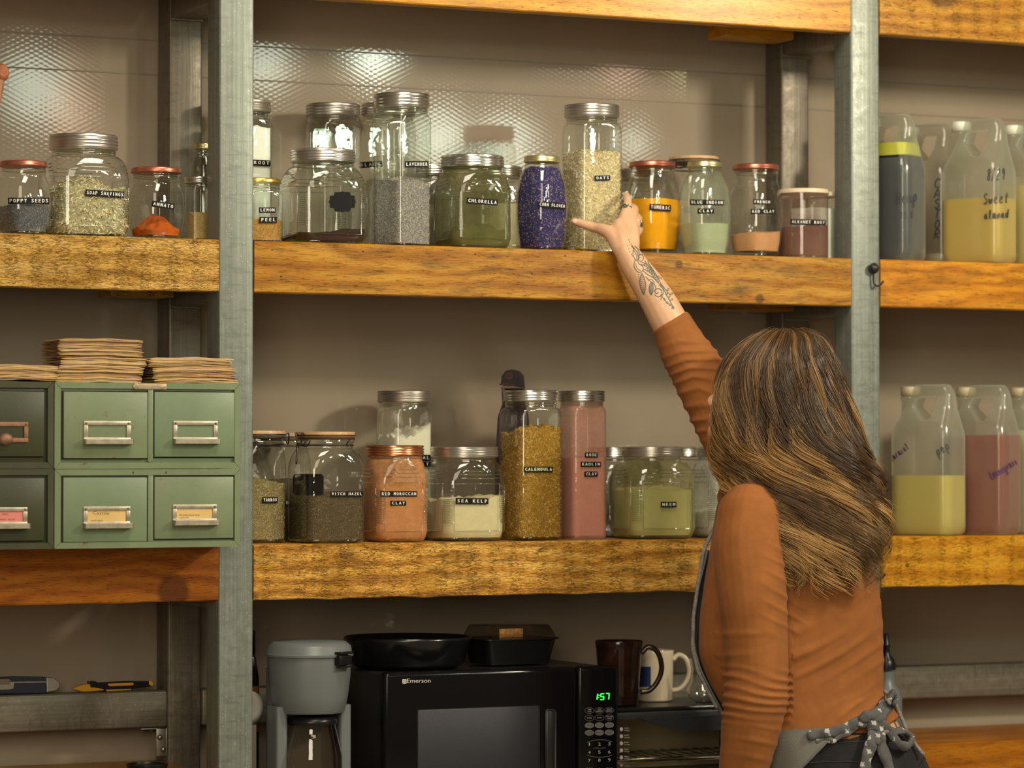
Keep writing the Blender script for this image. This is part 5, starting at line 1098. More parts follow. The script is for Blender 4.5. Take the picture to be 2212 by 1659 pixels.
# little photo cut-out of a man in a cap behind the calendula jar
YC = .245; b0 = P(1106, 1100, YC); t = thing('photo_cutout', 'small standing cutout of a bearded person in a dark cap', 'cutout', (b0.x, YC, SHELF['lower'][0]+.0006))
def cut(name, pts, y0, y1, mat):
    q = [(P(a, b, YC).x-b0.x, P(a, b, YC).z-SHELF['lower'][0]-.0006) for a, b in pts]; return mk(name, prism(q, y0, y1), mat, t, False)
cut('card', [(1084, 835), (1134, 835), (1134, 870), (1142, 900), (1146, 1000), (1146, 1168), (1070, 1168), (1070, 1000), (1076, 900), (1086, 872)][::-1], 0, .002, simple('card_shirt', (.06, .03, .05), .6))
cut('face', [(1085, 835), (1132, 835), (1132, 852), (1124, 876), (1108, 884), (1094, 874), (1086, 856)][::-1], -.0008, -.0001, simple('card_skin', (.24, .11, .09), .6))
cut('beard', [(1084, 848), (1090, 866), (1108, 868), (1126, 864), (1133, 850), (1130, 874), (1110, 890), (1092, 880)][::-1], -.0014, -.0009, simple('card_beard', (.05, .025, .03), .7))
cut('sunglasses', [(1089, 839), (1130, 839), (1129, 847), (1112, 848), (1108, 844), (1104, 848), (1091, 847)][::-1], -.0016, -.0009, BLACKG)
cut('cap', [(1082, 829), (1084, 812), (1092, 801), (1106, 798), (1120, 801), (1130, 811), (1133, 838), (1110, 834), (1088, 834)][::-1], -.003, -.0001, simple('card_cap', (.025, .015, .022), .6))
cut('cap_brim', [(1078, 830), (1084, 826), (1104, 829), (1112, 833), (1098, 833), (1080, 832)][::-1], -.005, -.001, simple('card_brim', (.07, .02, .03), .6))
ondec('cap_letter', t, bvh(*[o for o in t.children if o.name.startswith('cap')]), cat(oring(1100, 812, 6, 6, 1.6), text_px('t', 1098, 812, 1102, 812, 11, False)), simple('cap_red', (.22, .04, .05), .6), .0006)
# ------------------------------------------------------------------ the person
PF = Q(1760, 1600, 6.93); PB = Vector((PF.x, PF.y, -.0795))
person = thing('person', 'long-haired person in rust brown top and grey apron reaching up for the oats jar', 'person', PB)
def limb(pts, n=16, k=6):
    w_ = [tuple(Q(a, b, c))+(r,) for a, b, c, r in pts]; return tube(w_, 0, n, k, ends=True)
def ringE(c, a, b, n=40, rot=0):
    u = RH*math.cos(rot)+FH*math.sin(rot); v = FH*math.cos(rot)-RH*math.sin(rot)
    return [tuple(c+u*(a*math.cos(q))+v*(b*math.sin(q))) for q in dens_phi(n)]
TORSO = [(1040, 1592, 1668, 6.93, .045), (1062, 1566, 1715, 6.925, .07), (1090, 1550, 1775, 6.925, .092), (1130, 1541, 1832, 6.925, .108), (1190, 1533, 1876, 6.925, .116), (1260, 1521, 1897, 6.925, .12),
         (1330, 1511, 1906, 6.925, .124), (1400, 1509, 1909, 6.925, .122), (1450, 1521, 1909, 6.925, .116), (1500, 1546, 1912, 6.925, .112), (1545, 1572, 1932, 6.925, .113), (1588, 1592, 1950, 6.928, .121)]
HIPS = [(1500, 1546, 1910, 6.925, .110), (1545, 1572, 1938, 6.925, .112), (1585, 1592, 1962, 6.93, .118), (1620, 1606, 1985, 6.935, .125), (1659, 1618, 2006, 6.94, .133), (1720, 1630, 2028, 6.94, .14), (1790, 1640, 2034, 6.94, .138), (1850, 1655, 2020, 6.94, .12)]
def loft_body(secs, da, db, smooth=4):
    s_ = catmull([(y, l, r, z, b) for y, l, r, z, b in secs], smooth); rs = []
    for y, l, r, z, b in s_:
        c = Q((l+r)/2, y, z); a_ = (r-l)/2*z/F; rs.append(ringE(c, max(.01, a_+da), max(.01, b+db)))
    return rings(rs)
# arms (px, py, depth, radius)
ARM_NEAR = [(1622, 1112, 6.80, .070), (1616, 1180, 6.785, .0725), (1624, 1270, 6.775, .0725), (1632, 1360, 6.775, .0675), (1636, 1440, 6.775, .065), (1634, 1505, 6.775, .068)]
FORE_NEAR = [(1634, 1505, 6.775, .068), (1622, 1570, 6.785, .062), (1610, 1640, 6.80, .054), (1594, 1720, 6.82, .045), (1578, 1800, 6.84, .036)]
ARM_FAR = [(1632, 1040, 7.0, .070), (1592, 960, 7.02, .068), (1548, 880, 7.035, .061), (1505, 800, 7.045, .055), (1478, 758, 7.05, .049)]
FORE_FAR = [(1478, 758, 7.05, .046), (1443, 690, 7.052, .0405), (1408, 628, 7.055, .0365), (1375, 580, 7.06, .031), (1353, 545, 7.066, .0262)]
skin_parts = [loft_body(TORSO, -.012, -.012), loft_body(HIPS, -.008, -.008)]
inn = lambda L_, d=.010: [(a, b, c, r-d) for a, b, c, r in L_]
skin_parts += [limb(inn(ARM_NEAR)), limb(inn(FORE_NEAR)), limb(inn(ARM_FAR)), limb(inn(FORE_FAR[:1], .008)+FORE_FAR[1:])]
# far hand: palm, thumb and four fingers laid over the jar edge
def hp(pts, n=12): return limb(pts, n, 5)
hand_far = [hp([(1354, 548, 7.066, .0255), (1346, 522, 7.078, .0245), (1340, 505, 7.09, .022), (1338, 488, 7.10, .0175)], 16),
            hp([(1362, 545, 7.070, .020), (1364, 520, 7.085, .019), (1366, 500, 7.10, .0155), (1366, 486, 7.108, .0125)]),
            hp([(1340, 535, 7.070, .020), (1326, 512, 7.082, .0175), (1312, 500, 7.092, .0150), (1296, 494, 7.104, .0125)]),
            hp([(1330, 512, 7.085, .017), (1300, 496, 7.104, .0128), (1282, 491, 7.112, .0112), (1260, 484, 7.120, .0102), (1240, 478, 7.126, .0086)]),     # thumb
            hp([(1338, 500, 7.095, .014), (1346, 474, 7.112, .0120), (1352, 454, 7.128, .0105), (1356, 436, 7.146, .0093), (1354, 424, 7.172, .0083), (1351, 420, 7.190, .0074)]),   # index
            hp([(1350, 506, 7.095, .014), (1360, 480, 7.112, .0118), (1368, 462, 7.130, .0102), (1371, 452, 7.155, .0092), (1364, 446, 7.180, .0083), (1356, 444, 7.195, .0074)]),
            hp([(1360, 512, 7.095, .013), (1370, 490, 7.112, .0110), (1378, 478, 7.132, .0098), (1379, 471, 7.158, .0088), (1370, 468, 7.180, .0079), (1361, 467, 7.194, .0070)]),
            hp([(1364, 522, 7.09, .012), (1374, 506, 7.108, .0098), (1381, 498, 7.128, .0088), (1381, 494, 7.150, .0079), (1373, 492, 7.168, .0071), (1365, 491, 7.180, .0064)])]
hand_near = [hp([(1578, 1800, 6.84, .026), (1572, 1840, 6.85, .030), (1566, 1880, 6.855, .027)])]
for k in range(4): hand_near.append(hp([(1556+9*k, 1880, 6.83+.018*k, .011), (1550+9*k, 1925, 6.83+.018*k, .0092), (1548+9*k, 1955-6*abs(k-1.3), 6.84+.018*k, .0083), (1552+9*k, 1980-8*abs(k-1.3), 6.85+.018*k, .0072)]))
hand_near.append(hp([(1560, 1845, 6.83, .013), (1540, 1875, 6.815, .011), (1532, 1905, 6.812, .0092), (1532, 1925, 6.815, .008)]))
# head looking up and to the left
fdir = (RH*-.80+Vector((0, 0, .40))+FH*.45).normalized(); xdir = fdir.cross(Vector((0, 0, 1))).normalized(); zdir = xdir.cross(fdir)
HC = Q(1637, 884, 6.93); HM = Matrix(((xdir.x, fdir.x, zdir.x, HC.x), (xdir.y, fdir.y, zdir.y, HC.y), (xdir.z, fdir.z, zdir.z, HC.z), (0, 0, 0, 1)))
hd = lambda c, r: xf(ellip(c, r, None, 24, 16), HM)
htube = lambda pts: xf(tube(pts, 0, 12, 4, ends=True), HM)
skin_parts += [hd((0, -.015, .022), (.073, .090, .094)), hd((0, .030, -.025), (.060, .066, .080)), hd((0, .055, -.082), (.030, .034, .026)), hd((.034, .060, -.030), (.026, .026, .026)), hd((-.034, .060, -.030), (.026, .026, .026)),
               htube([(0, .088, .012, .008), (0, .100, -.008, .009), (0, .112, -.026, .011), (0, .100, -.034, .010)]), hd((.010, .098, -.031), (.008, .009, .007)), hd((-.010, .098, -.031), (.008, .009, .007)),
               htube([(-.036, .080, .022, .006), (0, .092, .024, .007), (.036, .080, .022, .006)]), htube([(-.018, .086, -.056, .005), (0, .095, -.053, .006), (.018, .086, -.056, .005)]), htube([(-.014, .085, -.064, .005), (0, .092, -.066, .0065), (.014, .085, -.064, .005)])]
for sx in (-1, 1): skin_parts += [xf(ellip((0, 0, 0), (.008, .019, .031), None, 16, 10), HM @ Matrix.Translation((sx*.076, -.008, -.022)) @ Matrix.Rotation(sx*.3, 4, 'Z'))]
skin_parts += [limb([(1655, 930, 6.935, .060), (1640, 985, 6.93, .052), (1634, 1030, 6.928, .052), (1640, 1085, 6.928, .062)], 20)]
LEGS = [[(1735, 1790, 6.86, .098), (1728, 1920, 6.86, .082), (1722, 2080, 6.865, .060), (1722, 2200, 6.88, .056), (1726, 2330, 6.90, .040), (1728, 2420, 6.905, .036)],
        [(1930, 1790, 6.98, .098), (1926, 1920, 6.985, .082), (1915, 2080, 6.99, .060), (1912, 2200, 7.0, .056), (1914, 2330, 7.02, .040), (1914, 2410, 7.03, .036)]]
for lg in LEGS: skin_parts.append(limb(inn(lg, .008)))
me = remesh(skin_parts+hand_far+hand_near, .0038, 3)
sk, nt, b = new_mat('skin'); v = mapped(nt, (1, 1, 1))
L(nt, ramp(nt, noi(nt, v, 24, 4), [(.3, (.60, .345, .20)), (.7, (.68, .41, .255))]), b.inputs['Base Color']); b.inputs['Roughness'].default_value = .48; b.inputs['Subsurface Weight'].default_value = .12
b.inputs['Subsurface Radius'].default_value = (.012, .005, .003); b.inputs['Subsurface Scale'].default_value = .6; bump(nt, b, noi(nt, v, 420, 3), .0003)
body = mesh_obj('body', me, sk, person, base=PB)
btree = bvh(body)
def wpart(name, vf, mat, parent=person, **kw):
    Mi = wmat(parent).inverted(); return mk(name, ([tuple(Mi @ Vector(p)) for p in vf[0]], vf[1]), mat, parent, **kw)
for sx in (-1, 1):
    e = wpart('eye', xf(ellip((sx*.031, .073, .002), (.0125, .0115, .0125), None, 20, 12), HM), simple('eye_white', (.7, .66, .6), .2)); 
    Mi = wmat(e).inverted(); mk('iris', xf(xf(ellip((sx*.031, .0822, .002), (.0058, .0035, .0058), None, 16, 8), HM), Mi), simple('iris_brown', (.04, .02, .01), .2), e)
# nails and rings
wpart('fingernail', xf(ellip((0, 0, 0), (.0072, .0052, .0012), None, 16, 8), Matrix.Translation(Q(1243, 478, 7.1165)) @ Matrix(((RH.x, 0, FWD.x, 0), (RH.y, 0, FWD.y, 0), (RH.z, 1, FWD.z, 0), (0, 0, 0, 1))) @ Matrix.Rotation(-.25, 4, 'Z')), simple('nail', (.66, .36, .27), .3), label='pale thumbnail')
SIL = simple('silver_ring', (.50, .50, .47), .2, 1.0)
def ring_at(c, d, r, name='finger_ring'):
    d = Vector(d).normalized(); u = d.orthogonal().normalized(); v_ = d.cross(u); n = 28
    vf = tube([tuple(c+u*(r*math.cos(q))+v_*(r*math.sin(q))) for q in dens_phi(n)], .0017, 8, 1, True)
    return wpart(name, vf, SIL)
r1 = ring_at(Q(1353, 449, 7.132), Q(1356, 436, 7.146)-Q(1352, 454, 7.128), .0112); r2 = ring_at(Q(1377, 484, 7.125), Q(1378, 478, 7.132)-Q(1370, 490, 7.112), .0108)
for r_, c in ((r1, Q(1351, 446, 7.122)), (r2, Q(1381, 487, 7.118))): mk('ring_stone', xf(xf(ellip((0, 0, 0), (.0055, .0035, .0045), None, 14, 8), Matrix.Translation(c)), wmat(r_).inverted()), simple('ring_gem', (.10, .12, .10), .1, .6), r_)
# tattoo drawn on the forearm
TAT = simple('tattoo_ink', (.085, .115, .105), .55)
def arcp(cx, cy, r, a0, a1, n=8, k=1.0, rot=0):
    return [(cx+r*math.cos(math.radians(a0+(a1-a0)*i/n))*math.cos(rot)-k*r*math.sin(math.radians(a0+(a1-a0)*i/n))*math.sin(rot), cy+r*math.cos(math.radians(a0+(a1-a0)*i/n))*math.sin(rot)+k*r*math.sin(math.radians(a0+(a1-a0)*i/n))*math.cos(rot)) for i in range(n+1)]
tp = []; rb = lambda l, w_=1.7: tp.append(ribbon2(l, w_, 4))
K = lambda x, y: (1200+x/4.367, 380+y/4.367)          # coordinates measured on an enlarged crop of the forearm
P_ = lambda *a: [K(a[i], a[i+1]) for i in range(0, len(a), 2)]
rb(P_(715, 660, 735, 690, 730, 730, 745, 780, 770, 800, 780, 770, 770, 720, 745, 690, 720, 655)); rb(P_(745, 665, 775, 690, 790, 740, 775, 790)); rb(P_(750, 790, 742, 850, 765, 895, 800, 910, 828, 880, 820, 850, 790, 830, 775, 800)); rb(P_(735, 700, 760, 740, 765, 790), 1.3); rb(P_(755, 820, 770, 870, 805, 895), 1.3); rb(P_(780, 760, 810, 740, 830, 770, 815, 800, 790, 800, 785, 780, 800, 770), 1.4)
rb(P_(790, 740, 830, 745, 860, 780, 880, 830, 915, 880, 940, 920, 965, 960, 990, 1010, 1020, 1050, 1060, 1100, 1085, 1130), 1.6); rb(P_(800, 810, 850, 830, 900, 870, 925, 905), 1.6); rb(P_(805, 830, 845, 850, 890, 880, 920, 930), 1.4); rb(P_(820, 890, 870, 930, 920, 960, 950, 990, 980, 1020), 1.9); rb(P_(830, 880, 880, 905, 930, 950, 975, 1000), 1.3)
for k in range(9): x, y = 835+14*k, 800+19*k; rb(P_(x, y, x+16, y+12, x+8, y+34), 1.2); rb(P_(x-4, y+34, x+14, y+44), 1.1)
for k in range(7): x, y = 842+22*k, 888+14*k; rb(P_(x, y, x+20, y-14, x+24, y+6), 1.2)
for (x0, y0, x1, y1, w_) in ((815, 915, 832, 1120, 26), (905, 1000, 902, 1125, 20)):
    for sd_ in (-1, 1): rb([K(x0+(x1-x0)*t+sd_*w_*math.sin(PI*t)**.8, y0+(y1-y0)*t) for t in np.linspace(0, 1, 8)], 1.6)
    rb(P_(x0, y0, x1, y1), 1.2)
    for k in range(9):
        t = .12+.09*k; cx, cy = x0+(x1-x0)*t, y0+(y1-y0)*t; q = w_*math.sin(PI*t)**.8*.8
        for sd_ in (-1, 1): rb(P_(cx, cy+8, cx+sd_*q, cy-6), 1.1)
rb(P_(850, 950, 890, 990, 930, 1020, 945, 1060, 930, 1090), 1.8); rb(P_(870, 985, 905, 975, 935, 1010), 1.4)
rb([K(962+ (4+r)*math.cos(a), 1095+(4+r)*math.sin(a)) for a, r in [(i*.55, 3.2*i) for i in range(15)]], 2.2)
rb(P_(930, 1120, 975, 1140, 1010, 1120, 1020, 1090, 1000, 1050, 975, 1030), 1.6); rb(P_(985, 1020, 1020, 1070, 1050, 1130, 1085, 1190, 1105, 1235), 2.0); rb(P_(1010, 1120, 1000, 1150, 990, 1170), 1.6); rb(P_(1000, 1130, 1030, 1170, 1060, 1200, 1090, 1215), 1.6)
for (x, y, a) in ((1035, 1120, -.5), (1060, 1150, -.6), (1020, 1155, .8), (1045, 1185, .9), (1085, 1175, -.6), (1070, 1205, .9), (1050, 1080, -.7), (1085, 1120, -.7)): rb([K(x+u*math.cos(a)-v_*math.sin(a), y+u*math.sin(a)+v_*math.cos(a)) for u, v_ in ((0, 0), (12, -7), (24, 0), (12, 7), (0, 0))], 1.3)
for k in range(5): a = k*2*PI/5; rb(P_(1108, 1243, 1108+18*math.cos(a), 1243+18*math.sin(a)), 1.8)
for (x, y) in ((715, 740), (702, 715), (692, 690), (682, 660), (690, 605), (700, 625), (712, 645), (785, 930), (787, 950), (789, 970), (792, 990), (796, 1010), (800, 1030), (804, 1050), (810, 1070), (724, 755)): tp.append(oval(*K(x, y), 1.1, 1.3, 8))
tt = decal('forearm_tattoo', btree, cat(*tp), TAT, person, .0005, label='grey-blue botanical forearm tattoo')
# ---- clothes
def cloth_mat(name, col, thread=900, rough=.85, var=.1):
    m, nt, b = new_mat(name); v = mapped(nt, (1, 1, 1)); L(nt, ramp(nt, noi(nt, v, 30, 5), [(.3, tuple(x*(1-var) for x in col)), (.7, tuple(x*(1+var) for x in col))]), b.inputs['Base Color'])
    b.inputs['Roughness'].default_value = rough; b.inputs['Sheen Weight'].default_value = .06; b.inputs['Sheen Roughness'].default_value = .4; b.inputs['Specular IOR Level'].default_value = .2; bump(nt, b, noi(nt, v, thread, 2), .0003); return m
TOP = cloth_mat('rust_jersey', (.280, .100, .027))
sl_far = [(1632, 1040, 7.0, .074), (1592, 960, 7.02, .070), (1548, 880, 7.035, .064), (1508, 805, 7.045, .060), (1478, 755, 7.05, .054), (1458, 715, 7.052, .047), (1446, 695, 7.052, .0435)]
def open_tube(L_): w_ = [tuple(Q(a, b, c))+(r,) for a, b, c, r in L_]; return tube(w_, 0, 24, 6)
me = remesh([loft_body(TORSO, 0, 0), limb(ARM_NEAR, 24), limb(FORE_NEAR, 24), open_tube(sl_far), hd((0, 0, 0), (.001, .001, .001)) if False else limb([(1600, 1075, 6.90, .05), (1650, 1060, 6.93, .05), (1700, 1085, 6.95, .06)], 16), limb([(1630, 1112, 6.82, .070), (1672, 1128, 6.85, .070), (1715, 1175, 6.88, .075), (1750, 1260, 6.895, .07)], 16), limb([(1660, 1190, 6.83, .05), (1690, 1240, 6.86, .055)], 16)], .0031, 6)
nv = len(me.vertices); co_ = np.zeros(nv*3); me.vertices.foreach_get('co', co_); co_ = co_.reshape(-1, 3); nr_ = np.zeros(nv*3); me.vertices.foreach_get('normal', nr_); nr_ = nr_.reshape(-1, 3)
vv = co_-np.array(CAM); zz_ = vv@np.array(FWD); px_ = W/2+F*(vv@np.array(RH))/zz_; py_ = H/2-F*(vv@np.array(UP))/zz_
def sstep(a, b, x): t = np.clip((x-a)/(b-a), 0, 1); return t*t*(3-2*t)
def fold(ph, sharp=2.0): s_ = .5+.5*np.sin(ph); return s_**sharp
def wob(x, y, s): return np.sin(x/s+1.3*np.sin(y/s*.7))*.6+np.sin(y/s*1.7+x/s*.6+2)*.4
d = np.zeros(nv)
arm = (zz_ < 6.86) & (px_ < 1712)
# tight ripples bunched at the near elbow
w1 = sstep(1425, 1470, py_)*(1-sstep(1530, 1575, py_))*arm
d += w1*.0052*(fold((py_-.12*(px_-1560)+9*wob(px_, py_, 34))*2*PI/20, 1.5)-.4)*(.75+.5*wob(px_, py_, 27))
w2 = sstep(1300, 1400, py_)*(1-sstep(1440, 1470, py_))*arm
d += w2*.0022*np.clip(.5+wob(px_+90, py_, 41), 0, 1)*(fold((py_+.10*(px_-1640)**2/60*.3+8*wob(px_, py_, 60))*2*PI/47, 4)-.2)
w3 = sstep(1560, 1580, py_)*(1-sstep(1640, 1670, py_))*arm
d += w3*.0020*np.clip(.5+wob(px_+40, py_, 37), 0, 1)*(fold((py_-.25*px_+7*wob(px_, py_, 50))*2*PI/36, 3)-.2)
# pull lines on the near shoulder
ln = (px_-1600)*.72-(py_-1100)*.62
w4 = sstep(1140, 1200, py_)*(1-sstep(1330, 1400, py_))*sstep(1628, 1690, px_)*(1-sstep(1712, 1760, px_))
d += w4*.0026*(fold((py_-.62*(px_-1650)+6*wob(px_, py_, 45))*2*PI/33, 3)-.25)
# long diagonal folds across the back
tor = ~arm
w5 = tor*sstep(1270, 1345, py_+.28*(px_-1700)*.6)*np.clip(.62+.6*wob(px_*.6, py_*1.5, 62), .08, 1.15)*(1-sstep(1490, 1530, py_))*sstep(1690, 1720, px_)
ph = (py_+.30*(px_-1700)+.0013*(px_-1700)**2*.8+20*wob(px_, py_, 75))*2*PI/45
d += w5*.0052*(fold(ph, 2.2)-.35)
w6 = tor*sstep(1500, 1520, py_)*(1-sstep(1570, 1600, py_))*sstep(1780, 1860, px_); d += w6*.003*(fold((py_+.8*px_)*2*PI/34, 2)-.3)
# far sleeve pushed up in rings
ax = np.array([.40, .916]); sx_ = (px_-1445)*ax[0]+(py_-695)*ax[1]; cx_ = (px_-1445)*ax[1]-(py_-695)*ax[0]
far = (zz_ > 6.93) & (px_ < 1580) & (py_ < 990)
w7 = far*sstep(26, 60, sx_); d += w7*.0040*(fold((sx_-.40*cx_-.25*np.abs(cx_)+14*wob(px_, py_, 46))*2*PI/27, 2.0)-.4)*np.clip(.7+.6*wob(px_+20, py_, 33), .15, 1.1)
d += far*(1-sstep(6, 14, sx_))*.0012
d += .0007*wob(px_, py_, 22)
co_ += nr_*d[:, None]; co_[:, 2] += tor*.040*sstep(1880, 1945, px_)*sstep(1490, 1580, py_); me.vertices.foreach_set('co', co_.ravel()); me.update()
top_ = mesh_obj('long_sleeve_top', me, TOP, person, base=PB)
DEN = cloth_mat('black_denim', (.018, .017, .019), 1300, .8, .2)
me = remesh([loft_body([(1572, 1586, 1954, 6.93, .114)]+[h for h in HIPS if h[0] >= 1585], .0025, .0025), *[limb(l, 24) for l in LEGS]], .0042, 3)
jeans = mesh_obj('jeans', me, DEN, person, base=PB)
for lg, sd_ in zip(LEGS, (0, 1)):
    x, y, z, r = lg[-1]; q = Q(x, y, z); q.z = -.079; fr = Vector((fdir.x, fdir.y, 0)).normalized(); sd2 = Vector((fr.y, -fr.x, 0)); rs = []
    for a_, w_, h_ in ((-.075, .022, .03), (-.06, .034, .07), (-.02, .037, .085), (.04, .036, .07), (.09, .042, .05), (.14, .040, .04), (.165, .02, .02)):
        c = q+fr*a_; rs.append([tuple(c+sd2*(w_*math.cos(t_))+Vector((0, 0, max(0, (h_/2+h_/2*math.sin(t_)))))) for t_ in dens_phi(20)])
    wpart('shoe', rings(rs), simple('shoe_black', (.02, .02, .02), .6))
ctree = bvh(top_, jeans, body)
# seams of the jeans
wpart('waistband', tube([tuple(hit(bvh(jeans), x, y, .0015)) for x, y in ((1720, 1600), (1760, 1592), (1800, 1588), (1850, 1586), (1900, 1586), (1940, 1592))], .0022, 6, 4), DEN) 
jt = bvh(jeans)
def tube_on(name, tree, pts, r, mat, off, flat=1.0, n=10, k=5, sub=3):
    s_ = catmull([(a, b, 0) for a, b in pts], sub); w_ = []
    for q in s_:
        h = hit(tree, q[0], q[1], off)
        if h is None: h = Q(q[0], q[1], 6.86)
        w_.append(tuple(h))
    return wpart(name, tube(w_, r, n, 2, flat=flat, ends=True), mat)
SEAM = simple('denim_seam', (.035, .033, .035), .8)
tube_on('seam', jt, [(1776, 1613), (1830, 1603), (1900, 1603), (1950, 1608)], .0009, SEAM, .0006)
tube_on('seam', jt, [(1745, 1648), (1800, 1645), (1850, 1646), (1900, 1652)], .0009, SEAM, .0006)
tube_on('seam', jt, [(1950, 1612), (1985, 1624), (2000, 1640)], .0009, SEAM, .0006)
# ---- apron
am, nt, b = new_mat('apron_denim'); v = mapped(nt, (1, 1, 1)); wv = N(nt, 'ShaderNodeTexWave', wave_type='BANDS', bands_direction='DIAGONAL'); wv.inputs['Scale'].default_value = 650; L(nt, v, wv.inputs['Vector'])
L(nt, mixc(nt, wv.outputs['Fac'], (.13, .125, .115), (.30, .285, .26)), b.inputs['Base Color']); b.inputs['Roughness'].default_value = .9; bump(nt, b, wv.outputs['Fac'], .0006)
tm, nt, b = new_mat('printed_tie'); v = mapped(nt, (1, 1, 1)); vo = N(nt, 'ShaderNodeTexVoronoi', distance='CHEBYCHEV'); vo.inputs['Scale'].default_value = 52; L(nt, v, vo.inputs['Vector'])
L(nt, mixc(nt, ramp(nt, math_(nt, 'ADD', vo.outputs['Distance'], math_(nt, 'MULTIPLY', noi(nt, v, 220, 2), .40)), [(.40, (1, 1, 1)), (.44, (0, 0, 0))]), (.085, .082, .085), (.42, .41, .39)), b.inputs['Base Color']); b.inputs['Roughness'].default_value = .9; bump(nt, b, noi(nt, v, 700, 2), .0005)
BR = simple('braid_edge', (.20, .19, .185), .8, 0, .001, 500, .35)
def ring_pt(y, ang, off):
    S = [(q[0], q[1], q[2], q[3], q[4]) for q in TORSO[:-1]+[h for h in HIPS if h[0] > 1500]]
    S = sorted(S); 
    for a_, c_ in zip(S, S[1:]):
        if a_[0] <= y <= c_[0]: t_ = (y-a_[0])/(c_[0]-a_[0]); l, r, z, b_ = [a_[i]+(c_[i]-a_[i])*t_ for i in (1, 2, 3, 4)]; break
    c = Q((l+r)/2, y, z); A = (r-l)/2*z/F+off; return c+RH*(A*math.cos(ang))+FH*((b_+off)*math.sin(ang))
ys = list(range(1190, 1760, 18)); front = []
for y in ys:
    near = PI+.10 if y < 1540 else PI+.10+min(.5, (y-1540)/200)
    front.append([ring_pt(y, near-(near-1.15)*k/20, .012+.004*math.sin(k*.9+y*.02)) for k in range(21)])
V = [tuple(p) for r in front for p in r]; nC = 21; Fc = [(i*nC+k, i*nC+k+1, (i+1)*nC+k+1, (i+1)*nC+k) for i in range(len(ys)-1) for k in range(nC-1)]
ap = wpart('apron_front', (V, Fc), am); so = ap.modifiers.new('s', 'SOLIDIFY'); so.thickness = .003
edge = [tuple(r[0]) for r in front if True]
tube_pts = [tuple(ring_pt(y, PI+.08, .014)) for y in range(1190, 1540, 14)]
wpart('apron_edge_braid', tube([tuple(Q(1640, 1050, 6.86)), tuple(Q(1580, 1080, 6.99)), tuple(Q(1538, 1150, 6.97))]+tube_pts, .0042, 8, 2, ends=True), BR)
# apron cloth wrapping the near hip
gx = []; nC = 14; rowsN = 12
for i in range(rowsN):
    y = 1572+i*11; xr_ = 1792-(max(0, y-1596)/62)*58; xl_ = 1655-i*4
    for k in range(nC): x = xl_+(xr_-xl_)*k/(nC-1); gx.append((x, y))
hp_, okv = [], []
for (x, y) in gx:
    q = ring_pt(min(1840, y), 0, 0); h = None
    for t_ in (jt, ctree):
        h = hit(jt, x, y, .009) if t_ is jt else h
    if h is None or (h-CAM).length < 6.7: h = Q(x, y, 6.83+.0006*max(0, 1700-x)*.5)
    hp_.append(tuple(h))
Fc = [(i*nC+k, i*nC+k+1, (i+1)*nC+k+1, (i+1)*nC+k) for i in range(rowsN-1) for k in range(nC-1)]
ah = wpart('apron_side', (hp_, Fc), am); so = ah.modifiers.new('s', 'SOLIDIFY'); so.thickness = .0025
wpart('apron_hem', tube([hp_[k] for k in range(nC)], .0028, 8, 2, ends=True), am)
wpart('apron_hem', tube([hp_[i*nC+nC-1] for i in range(rowsN)], .0018, 8, 2, ends=True), BR)
def tie(pts, r, flat=.55, off=.006): 
    s_ = catmull([(a, b, c) for a, b, c in pts], 3); w_ = []
    for a_, b_, c_ in s_:
        h = hit(ctree, a_, b_, off); w_.append(tuple((h if h is not None else Q(a_, b_, 6.86))-FWD*c_))
    w_ = catmull(w_, 3); w_ = [tuple(p)+(r*(1+.10*math.sin(i*.45+r*900)+.05*math.sin(i*1.1)),) for i, p in enumerate(w_)]
    v, f = tube(w_, 0, 20, 0, flat=flat, up=tuple(FWD), ends=True); v = [tuple(Vector(p)*1.0+FWD*(.0016*math.sin(p[0]*170+p[2]*120))+UP*(.0008*math.sin(p[0]*260-p[2]*210))) for p in v]
    return wpart('apron_tie', (v, f), tm)
tie([(1752, 1588, .004), (1790, 1582, .004), (1820, 1575, .005), (1842, 1562, .007), (1862, 1549, .011), (1878, 1548, .016)], .0105, .55)
tie([(1765, 1600, .003), (1800, 1596, .004), (1826, 1584, .005), (1850, 1568, .008), (1872, 1556, .012)], .0060, .6)
tie([(1885, 1552, .012), (1900, 1538, .008), (1915, 1518, .006), (1926, 1498, .004)], .0135, .5)
tie([(1896, 1552, .012), (1912, 1536, .010), (1930, 1518, .008), (1936, 1504, .006)], .0080, .6)
tie([(1858, 1563, .014), (1862, 1548, .021), (1876, 1541, .024), (1892, 1547, .022), (1897, 1562, .016)], .0110, .7)
tie([(1876, 1556, .018), (1881, 1578, .018), (1878, 1606, .014), (1868, 1640, .012), (1866, 1690, .012)], .0125, .5)
tie([(1886, 1558, .014), (1896, 1585, .014), (1901, 1615, .012), (1914, 1650, .010), (1922, 1690, .010)], .0120, .5)
tie([(1882, 1556, .016), (1889, 1580, .020), (1890, 1600, .020)], .0070, .7)
tie([(1890, 1553, .020), (1912, 1572, .022), (1928, 1598, .022), (1948, 1612, .022), (1961, 1602, .024), (1956, 1586, .024), (1938, 1580, .020), (1926, 1584, .016)], .0095, .75)
wpart('apron_right_edge', tube([tuple(Q(x, y, z)) for x, y, z in ((1912, 1494, 6.90), (1928, 1510, 6.89), (1945, 1545, 6.885), (1962, 1585, 6.88), (1985, 1618, 6.875), (1994, 1628, 6.87))], .0042, 8, 4, ends=True), BR)
V = [tuple(Q(x, y, z)) for x, y, z in ((1913, 1492, 6.905), (1930, 1506, 6.895), (1940, 1512, 6.895), (1926, 1540, 6.87), (1908, 1534, 6.86), (1896, 1526, 6.85))]
